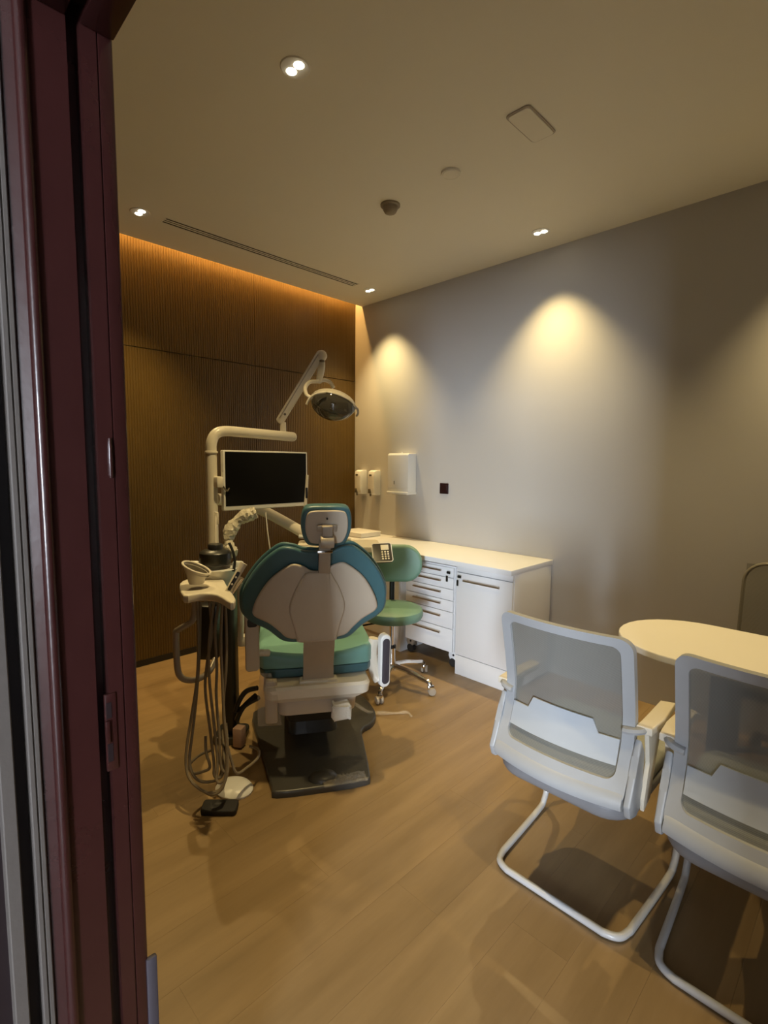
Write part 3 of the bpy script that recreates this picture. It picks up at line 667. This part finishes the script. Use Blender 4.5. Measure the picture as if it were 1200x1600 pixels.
# base plate on the floor
bo = [(-0.206, -0.011, -0.000)[:2], (-0.019, -0.013, 0.000)[:2], (0.184, 0.001, 0.000)[:2], (0.217, 0.057, 0.000)[:2], (0.233, 0.326, 0.000)[:2], (0.245, 0.437, 0.000)[:2], (0.313, 0.498, 0.000)[:2], (0.351, 0.621, 0.000)[:2], (0.292, 0.861, 0.000)[:2], (0.15, 0.80), (-0.15, 0.82), (-0.335, 0.738, 0.000)[:2], (-0.296, 0.429, 0.000)[:2], (-0.260, 0.226, 0.000)[:2], (-0.228, 0.037, -0.000)[:2]]
bp = obj('base_plate', B().pad([(p.x, p.y) for p in spl([(x, y, 0) for x, y in bo], 3, True)], 0.0, 0.032, 0.010, None, 3, r0=0.002), 'base', dcx, 50)
obj('foot_switch', B().ell(((0.001, 0.048, 0.030)[0], (0.001, 0.048, 0.030)[1], 0.030), (0.066, 0.048, 0.034)), 'base', bp)
# crumpled film over the plate's near corner
def film_strip(p0, p1, wdt, amp, z0=0.034, n=26, m_=8):
    p0, p1 = Vector(p0), Vector(p1); d = (p1 - p0); e = V(-d.y, d.x, 0).normalized()
    rr = random.Random(3); nz = [[rr.random() for _ in range(m_ + 1)] for _ in range(n + 1)]
    def f_(u, v):
        i, j = round(u * n), round(v * m_)
        return p0 + d * u + e * (wdt * (v - 0.5) * (0.8 + 0.4 * nz[i][0])) + V(0, 0, z0 + amp * nz[i][j])
    return B().grid(f_, n, m_)
pA = (-0.003, 0.002, 0.030); pB = (0.192, 0.015, 0.030)
obj('plastic_film', film_strip((pA[0], pA[1], 0), (pB[0], pB[1], 0), 0.075, 0.014), 'film', bp, 0)
# armrests hanging beside the seat
la = obj('armrest', B().pad(rrect(0.062, 0.275, 0.018, 5), -0.014, 0.014, 0.008, frame((-0.306, 0.160, 0.648), (1, 0.15, 0), (0, 0, 1))), 'shell', dcx)
obj('armrest_pivot', B().tube([(-0.282, 0.170, 0.589), (-0.234, 0.190, 0.578)], 0.016, 12), 'ivory', la)
obj('grip_hole', B().pad(rrect(0.044, 0.040, 0.012, 5), 0.012, 0.016, 0.001, frame((-0.305, 0.160, 0.737), (1, 0.15, 0), (0, 0, 1)) @ T(0, 0, 0.0)), 'black', la)
rc = (0.322, 0.240, 0.481)
ra = obj('armrest', B().pad(rrect(0.056, 0.270, 0.027, 6), -0.03, 0.012, 0.008, frame(rc, (1, 0.25, 0), (0.12, 0, 1))), 'white', dcx)
obj('arm_pad', B().pad(rrect(0.038, 0.232, 0.019, 6), 0.010, 0.0165, 0.003, frame(rc, (1, 0.25, 0), (0.12, 0, 1))), 'bumper', ra)
obj('arm_bracket', B().tube([(0.272, 0.270, 0.588), (0.263, 0.270, 0.513), (0.276, 0.270, 0.413), (0.297, 0.260, 0.376)], 0.026, 10, sm=4), 'ivory', ra)
# wrapped junction box on the left, tissue on the right
jb = obj('side_cover', B().loft([[(-0.273, 0.120, 0.513), (-0.223, 0.120, 0.509), (-0.224, 0.200, 0.476), (-0.276, 0.200, 0.480)], [(-0.285, 0.110, 0.406), (-0.196, 0.110, 0.404), (-0.196, 0.200, 0.362), (-0.289, 0.200, 0.364)], [(-0.284, 0.100, 0.277), (-0.180, 0.100, 0.272), (-0.180, 0.200, 0.219), (-0.288, 0.200, 0.224)]]), 'film', dcx, 30)
obj('junction_block', B().box((-0.225, 0.170, 0.357), (0.055, 0.05, 0.20), 0.008), 'shell', jb)
ts = B().box((0.089, 0.100, 0.316), (0.085, 0.06, 0.075), 0.012, seg=3)
rt = random.Random(5)
ts.warp(lambda v: v + V(rt.uniform(-.006, .006), rt.uniform(-.006, .006), rt.uniform(-.006, .006)))
obj('film_bundle', ts, 'tissue', dcx, 20)

fs = B().tube([(-2.058, 1.827, 0.100), (-2.010, 1.897, 0.040), (-1.985, 1.980, 0.012), (-1.926, 2.047, 0.010), (-1.892, 2.097, 0.009), (-1.847, 2.086, 0.006)], lambda u: 0.017 - 0.009 * u + 0.003 * sin(19 * u), 7, sm=5, flat=(0.5, 1.0))
one('plastic_strip', fs, 'film', 'twisted clear plastic strip trailing on floor right of dental chair', 'plastic wrap', smooth=0)

# ------------------------------------------------------------------ dental unit: column, spittoon, pole, arms, trays
UX, UY = -2.27, 1.20
du = thing('dental_unit', 'ivory dental unit with pole, spittoon and hanging hoses left of chair', 'dental unit', (UX, UY, 0))
def U(name, b, m, parent=None, sm=40): return obj(name, b, m, parent or du, sm, world=True)
col = U('column', B().pad(rrect(0.072, 0.085, 0.018, 5), 0.0, 0.80, 0.008, T(*(-2.365, 1.241, 0.000)) @ R(45, 'Z')), 'darkcol')
U('column_foot', B().pad(rrect(0.16, 0.16, 0.03, 5), 0.0, 0.04, 0.01, T(*(-2.365, 1.241, 0.000)) @ R(45, 'Z')), 'darkcol', col)
U('valve_box', B().box((-2.277, 1.093, 0.637), (0.10, 0.10, 0.27), 0.02, rz=45), 'darkcol')
U('connector_box', B().box((-2.251, 1.224, 0.060), (0.05, 0.05, 0.10), 0.006, rz=30), 'pink')
pole = U('lamp_pole', B().tube([(-2.38, 1.172, 0.80), (-2.38, 1.172, 1.3)] + spl([(-2.38, 1.172, 1.48), (-2.38, 1.175, 1.545), (-2.38, 1.20, 1.588), (-2.38, 1.25, 1.603), (-2.38, 1.33, 1.602)], 6) + [(-2.38, 1.655, 1.592)], 0.026, 16), 'ivory')
U('pole_collar', B().lathe([(0.027, 1.49), (0.031, 1.492), (0.031, 1.500), (0.027, 1.502)], T(-2.38, 1.172, 0), 20), 'ivory', pole)
U('pole_end_cap', B().ell((-2.38, 1.655, 1.592), (0.0255, 0.02, 0.0255)), 'ivory', pole)
U('pipe_bracket', B().box((-2.35, 1.172, 0.84), (0.12, 0.10, 0.10), 0.02, rz=30), 'darkcol', pole)
# spittoon
spx = (-2.212, 1.101, 0.945)
bowl = U('spittoon_bowl', B().lathe([(0.02, -0.075), (0.065, -0.07), (0.085, -0.03), (0.098, 0.012), (0.104, 0.016), (0.106, 0.012)], T(*spx), 32, 1.1, 0.9), 'white')
drum = U('spittoon_cover', B().lathe([(0.001, 0.085), (0.030, 0.085), (0.034, 0.080), (0.034, 0.062), (0.062, 0.055), (0.072, 0.045), (0.072, 0.010), (0.066, -0.01), (0.001, -0.012)], T(*(-2.198, 1.092, 0.985)), 28), 'darkcol', bowl)
for s, px in ((-1, (-2.288, 1.027, 0.962)), (1, (-2.141, 1.174, 0.964))):
    U('spittoon_ear', B().box(px, (0.05, 0.03, 0.045), 0.01, rz=45), 'white', bowl)
U('water_spout', B().tube([(-2.133, 1.127, 1.079), (-2.117, 1.137, 1.038), (-2.108, 1.140, 0.992), (-2.109, 1.133, 0.948)], 0.0065, 8, sm=4), 'darkcol', bowl)
U('cup_filler', B().tube([(-2.241, 1.115, 1.055), (-2.291, 1.143, 1.209)], 0.005, 8).box((-2.284, 1.146, 1.178), (0.014, 0.014, 0.06), 0.004), 'ivory', bowl)
# white support tube right of the column
U('support_tube', B().tube([(-2.172, 1.190, 0.892), (-2.159, 1.195, 0.831), (-2.173, 1.203, 0.685), (-2.195, 1.210, 0.582)], 0.014, 10, sm=4).box((-2.195, 1.238, 0.575), (0.075, 0.05, 0.055), 0.01, rz=57), 'ivory')
# delivery arm, seen through under the monitor, running behind the headrest to the doctor's tray
U('delivery_arm', B().tube([(-2.462, 1.234, 1.257), (-2.545, 1.403, 1.230), (-2.512, 1.515, 1.187), (-2.435, 1.612, 1.121), (-2.329, 1.734, 1.029), (-2.277, 1.810, 0.994)], 0.031, 12, sm=3, flat=(1.0, 0.75)), 'ivory')
U('arm_cable', B().tube([(-2.242, 1.389, 1.197), (-2.228, 1.390, 1.100), (-2.207, 1.394, 0.977)], 0.003, 6, sm=3), 'ivory')
tray = U('delivery_tray', B().pad(rrect(0.46, 0.26, 0.03, 5), -0.02, 0.012, 0.006, frame((-2.178, 1.822, 0.986), (0.62, 0.78, 0), (-0.78, 0.62, 0))), 'ivory')
U('tray_rail', B().tube([(-2.244, 1.594, 1.052), (-2.138, 1.699, 1.040), (-2.060, 1.805, 1.034)], 0.010, 8), 'white', tray)
kf = frame((-1.905, 1.894, 0.970), (0.60, 0.75, 0.04), (-0.55, 0.42, 0.68))
kp = U('control_panel', B().pad(rrect(0.105, 0.120, 0.012, 5), -0.010, 0.006, 0.003, kf), 'black', tray)
U('panel_rim', B().tube([kf @ V(x, y, 0.004) for x, y in rrect(0.105, 0.120, 0.012, 5)], 0.0025, 6, closed=True), 'white', tray)
U('display', B().pad(rrect(0.042, 0.034, 0.002, 2), 0.005, 0.0075, 0.0006, kf @ T(0.016, 0.032, 0)), 'display', kp)
for i in range(3):
    for j in range(4):
        U('button', B().lathe([(0.001, 0.0085), (0.0048, 0.008), (0.0055, 0.006)], kf @ T(0.000 + i * 0.0155, 0.002 - j * 0.0145, 0), 10), 'button', kp)
# plastic-wrapped hose below the monitor
rw = random.Random(11)
wr = B().tube([(-2.189, 1.302, 1.206), (-2.205, 1.269, 1.192), (-2.227, 1.230, 1.170), (-2.239, 1.198, 1.128), (-2.237, 1.179, 1.080), (-2.220, 1.176, 1.033), (-2.194, 1.184, 1.010)], lambda u: 0.025 + 0.010 * abs(sin(9 * u)) - 0.006 * u, 12, sm=5)
wr.warp(lambda v: v + V(rw.uniform(-.004, .004), rw.uniform(-.004, .004), rw.uniform(-.004, .004)))
U('wrapped_hose', wr, 'wrap', None, 25)

# assistant holder with instrument rests
hz = (-2.017, 0.964, 0.907)[2]
hold = [(-2.175, 0.911, 0.915)[:2], (-2.229, 0.981, 0.915)[:2], (-2.152, 1.009, 0.915)[:2], (-2.145, 1.091, 0.915)[:2], (-1.971, 1.031, 0.915)[:2], (-1.782, 0.964, 0.915)[:2], (-1.745, 0.922, 0.915)[:2], (-1.884, 0.938, 0.915)[:2], (-1.950, 0.897, 0.915)[:2], (-1.965, 0.837, 0.915)[:2]]
hd_ = U('instrument_holder', B().pad([(p.x, p.y) for p in spl([(x, y, 0) for x, y in hold], 3, True)], 0.885, 0.918, 0.007, None, 3), 'ivory')
cup = B().loft([[Vector((-2.045, 0.928, 0.949)) + V(0.030 * cos(q), 0.030 * sin(q), -0.012) for q in [2 * pi * k / 24 for k in range(24)]],
                [Vector((-2.050, 0.925, 0.968)) + V(0.040 * cos(q), 0.040 * sin(q), 0.004 - 0.012 * (cos(q) + sin(q))) for q in [2 * pi * k / 24 for k in range(24)]],
                [Vector((-2.048, 0.930, 0.995)) + V(0.055 * cos(q), 0.055 * sin(q), 0.004 - 0.025 * (cos(q) + sin(q)) * 0.7) for q in [2 * pi * k / 24 for k in range(24)]]], cap=False)
cu = U('suction_cup_rest', cup, 'ivory', hd_)
U('cup_rim', B().tube([Vector((-2.048, 0.931, 0.998)) + V(0.055 * cos(q), 0.055 * sin(q), 0.004 - 0.025 * (cos(q) + sin(q)) * 0.7) for q in [2 * pi * k / 24 for k in range(24)]], 0.005, 8, closed=True), 'ivory', cu)
U('cup_insert', B().loft([[Vector((-2.048, 0.930, 0.995)) + V(s * 0.052 * cos(q), s * 0.052 * sin(q), -0.004 - s * 0.025 * (cos(q) + sin(q)) * 0.7) for q in [2 * pi * k / 24 for k in range(24)]] for s in (1.0, 0.3)]), 'badge', cu)
hp0, hp1 = Vector((-1.914, 0.995, 0.904)), Vector((-1.891, 1.064, 1.028))
hx = (hp1 - hp0).normalized()
hf = frame((hp0 + hp1) / 2, hx, (0.6, 0.8, 0))
hnd = U('suction_handle', B().tube([hp0, hp0.lerp(hp1, 0.3), hp0.lerp(hp1, 0.8), hp1], lambda u: 0.012 + 0.004 * u, 12, sm=3), 'ivory', hd_)
cdir = (Vector((0, 0, 1.45)) - (hp0 + hp1) / 2).normalized()
hy = hx.cross(cdir)
pf = frame((hp0 + hp1) / 2 - hx * 0.012 + cdir * 0.0125, hx, -hy)
U('handle_panel', B().pad(rrect(0.085, 0.014, 0.005, 4), -0.003, 0.003, 0.001, pf), 'black', hnd)
for q in (-0.014, 0.018):
    U('handle_button', B().lathe([(0.001, 0.005), (0.004, 0.0045), (0.0045, 0.002)], pf @ T(q, 0, 0), 10), 'button', hnd)
U('saliva_ejector', B().tube([(-1.939, 1.025, 0.889), (-1.923, 1.047, 0.929), (-1.910, 1.064, 0.962)], lambda u: 0.009 + 0.003 * u, 10, sm=3), 'chrome', hd_)
U('holder_handle', B().tube([(-2.063, 0.925, 0.855), (-2.070, 0.924, 0.797), (-2.076, 0.914, 0.765), (-2.102, 0.869, 0.735), (-2.108, 0.860, 0.713), (-2.095, 0.856, 0.582), (-2.082, 0.863, 0.536), (-2.065, 0.891, 0.516), (-2.061, 0.937, 0.512), (-2.105, 1.006, 0.513), (-2.148, 1.053, 0.541)], 0.0135, 10, sm=4), 'greige', hd_)
U('holder_arm', B().tube([(-2.033, 0.986, 0.877), (-2.095, 1.061, 0.837), (-2.171, 1.147, 0.775)], 0.022, 10, sm=3), 'darkcol', hd_)
# hanging hoses, looping down to the floor
HS = [
 [(-2.027, 0.920, 0.869), (-2.011, 0.914, 0.702), (-2.003, 0.900, 0.542), (-1.998, 0.869, 0.386), (-1.993, 0.844, 0.271), (-1.979, 0.833, 0.184), (-1.939, 0.838, 0.139), (-1.886, 0.872, 0.104), (-1.856, 0.916, 0.108), (-1.859, 0.947, 0.146), (-1.885, 0.970, 0.194), (-1.969, 0.999, 0.291)],
 [(-2.036, 0.938, 0.858), (-2.026, 0.926, 0.695), (-2.020, 0.914, 0.560), (-2.017, 0.894, 0.398), (-2.009, 0.874, 0.295), (-1.990, 0.852, 0.199), (-1.949, 0.856, 0.145), (-1.910, 0.893, 0.127), (-1.911, 0.950, 0.134), (-1.965, 0.995, 0.236)],
 [(-1.990, 0.956, 0.864), (-1.973, 0.955, 0.730), (-1.978, 0.932, 0.596), (-1.974, 0.921, 0.488), (-1.948, 0.925, 0.328), (-1.918, 0.924, 0.200), (-1.903, 0.918, 0.147), (-1.883, 0.936, 0.142), (-1.896, 0.958, 0.181), (-1.973, 0.995, 0.291)],
 [(-1.968, 0.965, 0.867), (-1.969, 0.942, 0.706), (-1.957, 0.932, 0.546), (-1.930, 0.934, 0.360), (-1.898, 0.931, 0.206), (-1.878, 0.914, 0.144), (-1.862, 0.928, 0.134), (-1.866, 0.957, 0.166), (-1.963, 1.001, 0.264)],
 [(-1.962, 0.984, 0.859), (-1.964, 0.966, 0.743), (-1.948, 0.962, 0.596), (-1.939, 0.952, 0.462), (-1.909, 0.947, 0.307), (-1.887, 0.939, 0.193), (-1.872, 0.951, 0.166), (-1.905, 0.981, 0.210), (-1.983, 1.015, 0.309)],
 [(-1.942, 0.989, 0.856), (-1.935, 0.976, 0.707), (-1.919, 0.970, 0.547), (-1.902, 0.966, 0.387), (-1.877, 0.962, 0.286), (-1.860, 0.951, 0.186), (-1.848, 0.926, 0.119), (-1.864, 0.892, 0.094), (-1.893, 0.865, 0.109)],
 [(-1.951, 1.008, 0.851), (-1.936, 1.002, 0.700), (-1.928, 0.992, 0.565), (-1.935, 0.981, 0.426), (-1.919, 0.978, 0.291), (-1.891, 0.991, 0.183), (-1.872, 1.003, 0.134), (-1.888, 1.057, 0.126), (-1.925, 1.133, 0.122), (-1.966, 1.164, 0.131), (-2.022, 1.151, 0.131)],
 [(-1.987, 0.923, 0.285), (-1.962, 0.912, 0.228), (-1.919, 0.907, 0.184), (-1.936, 0.887, 0.165), (-1.975, 0.860, 0.151), (-2.008, 0.859, 0.173), (-2.036, 0.917, 0.180), (-2.047, 0.975, 0.174)],
]
for k, path in enumerate(HS):
    pts = [V(p[0], p[1], max(p[2], 0.0085)) for p in path]
    U('hose', B().tube(pts, 0.0062, 8, sm=5), 'hose')
for path in ([(-2.069, 1.223, 0.375), (-2.122, 1.195, 0.350), (-2.142, 1.168, 0.304), (-2.151, 1.152, 0.251)], [(-2.061, 1.225, 0.329), (-2.115, 1.194, 0.289), (-2.143, 1.161, 0.252)], [(-2.079, 1.222, 0.337), (-2.118, 1.175, 0.278), (-2.144, 1.154, 0.212)]):
    U('black_cable', B().tube(path, 0.012, 8, sm=5), 'black')

# foot control
fp = thing('foot_pedal', 'white oval foot control with black pedal under the hoses', 'foot pedal', (-1.925, 1.017, 0.000))
obj('pedal_body', B().lathe([(0.001, 0.036), (0.045, 0.033), (0.070, 0.022), (0.080, 0.009), (0.078, 0.0)], T(*(-1.961, 1.037, 0.000)) @ R(20, 'Z'), 28, 1.1, 0.9), 'white', fp, world=True)
q0, q1 = Vector((-1.923, 0.871, 0.018)), Vector((-1.822, 0.976, 0.018))
ff = frame((q0 + q1) / 2, q1 - q0, (-0.7, 0.7, 0))
obj('pedal', B().pad(rrect((q1 - q0).length, 0.062, 0.012, 4), -0.012, 0.014, 0.006, ff @ R(12, 'X')), 'black_soft', fp, world=True)
obj('pedal_foot', B().pad(rrect((q1 - q0).length * 0.86, 0.05, 0.01, 4), -0.018, -0.006, 0.003, ff), 'black_soft', fp, world=True)

# ------------------------------------------------------------------ monitor on the pole
mo = thing('monitor', 'flat monitor with black screen and white bezel clamped to pole', 'monitor', (-2.335, 1.465, 1.205))
mf = Matrix(((0, 0, 1, -2.335), (1, 0, 0, 1.465), (0, 1, 0, 1.357), (0, 0, 0, 1)))
obj('housing', B().pad(rrect(0.510, 0.302, 0.006, 3), -0.032, 0.0, 0.004, mf, r0=0.01), 'white', mo, world=True)
obj('screen', B().pad(rrect(0.490, 0.272, 0.002, 2), -0.002, 0.0015, 0.0005, mf @ T(0, 0.007, 0)), 'screen', mo, world=True)
mt = obj('mount_clamp', B().box((-2.355, 1.185, 1.35), (0.075, 0.035, 0.055), 0.008).box((-2.37, 1.215, 1.345), (0.03, 0.07, 0.032), 0.006), 'ivory', mo, world=True)
obj('clamp_lever', B().tube([(-2.33, 1.205, 1.33), (-2.325, 1.222, 1.305), (-2.325, 1.235, 1.32)], 0.004, 6, sm=3), 'badge', mt, world=True)
obj('swivel_arm', B().box((-2.385, 1.33, 1.345), (0.03, 0.22, 0.04), 0.008), 'ivory', mo, world=True)
obj('back_mount', B().box((-2.376, 1.465, 1.35), (0.026, 0.11, 0.11), 0.006), 'ivory', mo, world=True)
# slim wand clipped at the monitor's right side
wd = B().tube([(-2.281, 1.660, 1.178), (-2.282, 1.670, 1.255), (-2.286, 1.683, 1.382)], lambda u: 0.009 - 0.001 * u, 10, sm=4)
wn = thing('intraoral_camera_wand', 'slim white camera wand standing at right side of monitor', 'wand', (-2.282, 1.652, 1.125))
obj('wand_body', wd, 'ivory', wn, world=True)
obj('wand_panel', B().pad(rrect(0.012, 0.06, 0.004, 3), 0.006, 0.0105, 0.001, frame((-2.280, 1.675, 1.283), (0.707, 0.707, 0), (0, 0, 1))), 'black', wn, world=True)
obj('wand_cord', B().tube([(-2.281, 1.660, 1.178), (-2.282, 1.652, 1.125), (-2.280, 1.646, 1.065)], 0.003, 6, sm=3), 'ivory', wn, world=True)

# ------------------------------------------------------------------ operating lamp
ol_ = thing('operating_lamp', 'white operating lamp on slanted spring arm above monitor', 'lamp', (-2.404, 1.622, 1.593))
def O(name, b, m, parent=None, sm=40): return obj(name, b, m, parent or ol_, sm, world=True)
O('swivel_post', B().tube([(-2.412, 1.614, 1.593), (-2.420, 1.617, 1.671)], 0.017, 14), 'ivory')
a0, a1 = Vector((-2.431, 1.607, 1.682)), Vector((-2.251, 1.751, 2.040))
ax = (a1 - a0).normalized(); cv = (Vector((0, 0, 1.45)) - a0).normalized(); ay = cv.cross(ax).normalized()
af = frame((a0 + a1) / 2, ax, ay); LN = (a1 - a0).length
arm = O('spring_arm', B().pad(rrect(LN + 0.03, 0.045, 0.018, 5), -0.022, 0.022, 0.006, af), 'ivory')
O('arm_rib', B().box((0, 0.010, 0.023), (LN - 0.02, 0.006, 0.004), 0.001, M_=af), 'greige', arm)
O('arm_pin', B().lathe([(0.007, -0.002), (0.007, 0.003)], af @ T(-LN / 2 + 0.045, -0.004, 0.021), 12), 'badge', arm)
O('arm_head', B().ell((-2.245, 1.755, 2.030), (0.028, 0.028, 0.030)), 'ivory', arm)
O('drop_joint', B().tube([(-2.244, 1.754, 2.009), (-2.243, 1.749, 1.964), (-2.238, 1.728, 1.882)], lambda u: 0.014 + 0.006 * sin(3.14 * u), 12, sm=4), 'ivory')
O('joint_pin', B().box((-2.219, 1.734, 1.996), (0.02, 0.02, 0.012), 0.002), 'badge')
hc = Vector((-2.136, 1.742, 1.759))
rv = Vector((0.707, 0.707, 0)); up_ = Vector((0, 0, 1)); fw = Vector((-0.707, 0.707, 0))
lx = (rv * 0.96 - up_ * 0.24).normalized(); lz = (up_ * 0.85 + rv * 0.22 + fw * 0.52).normalized()
lf = frame(hc, lx, lz.cross(lx)); 
body_ = O('lamp_body', B().ell((0, 0, 0.012), (0.122, 0.085, 0.060), lf, 28, 10, -4, 90), 'ivory')
O('light_shield', B().ell((0, 0, 0.010), (0.119, 0.084, 0.098), lf, 28, 10, -90, 2), 'lens', body_)
O('reflector', B().ell((0, 0, 0.012), (0.10, 0.072, 0.045), lf, 24, 8, 0, 85), 'reflector', body_)
O('bulb', B().lathe([(0.001, -0.04), (0.010, -0.036), (0.012, 0.0), (0.016, 0.01), (0.016, 0.05)], lf, 14), 'greige', body_)
O('shield_rim', B().tube([lf @ V(0.122 * cos(q), 0.086 * sin(q), 0.008) for q in [2 * pi * k / 36 for k in range(36)]], 0.004, 8, closed=True), 'ivory', body_)
O('yoke', B().tube([(-2.233, 1.719, 1.887), (-2.232, 1.663, 1.877), (-2.213, 1.619, 1.841), (-2.181, 1.604, 1.800), (-2.152, 1.615, 1.782)], 0.0105, 10, sm=5), 'ivory')
O('yoke_arm', B().tube([(-2.233, 1.719, 1.887), (-2.241, 1.770, 1.901), (-2.234, 1.804, 1.891), (-2.219, 1.815, 1.863)], 0.0105, 10, sm=5), 'ivory')
O('grip_handle', B().tube([(-2.169, 1.594, 1.749), (-2.151, 1.602, 1.781), (-2.119, 1.623, 1.803), (-2.087, 1.656, 1.810)], 0.006, 10, sm=5), 'ivory')
O('end_handle', B().tube([lf @ V(0.11, -0.045, 0.0), lf @ V(0.136, -0.03, -0.01), lf @ V(0.142, 0.0, -0.014), lf @ V(0.136, 0.03, -0.01)], 0.006, 8, sm=4), 'greige')
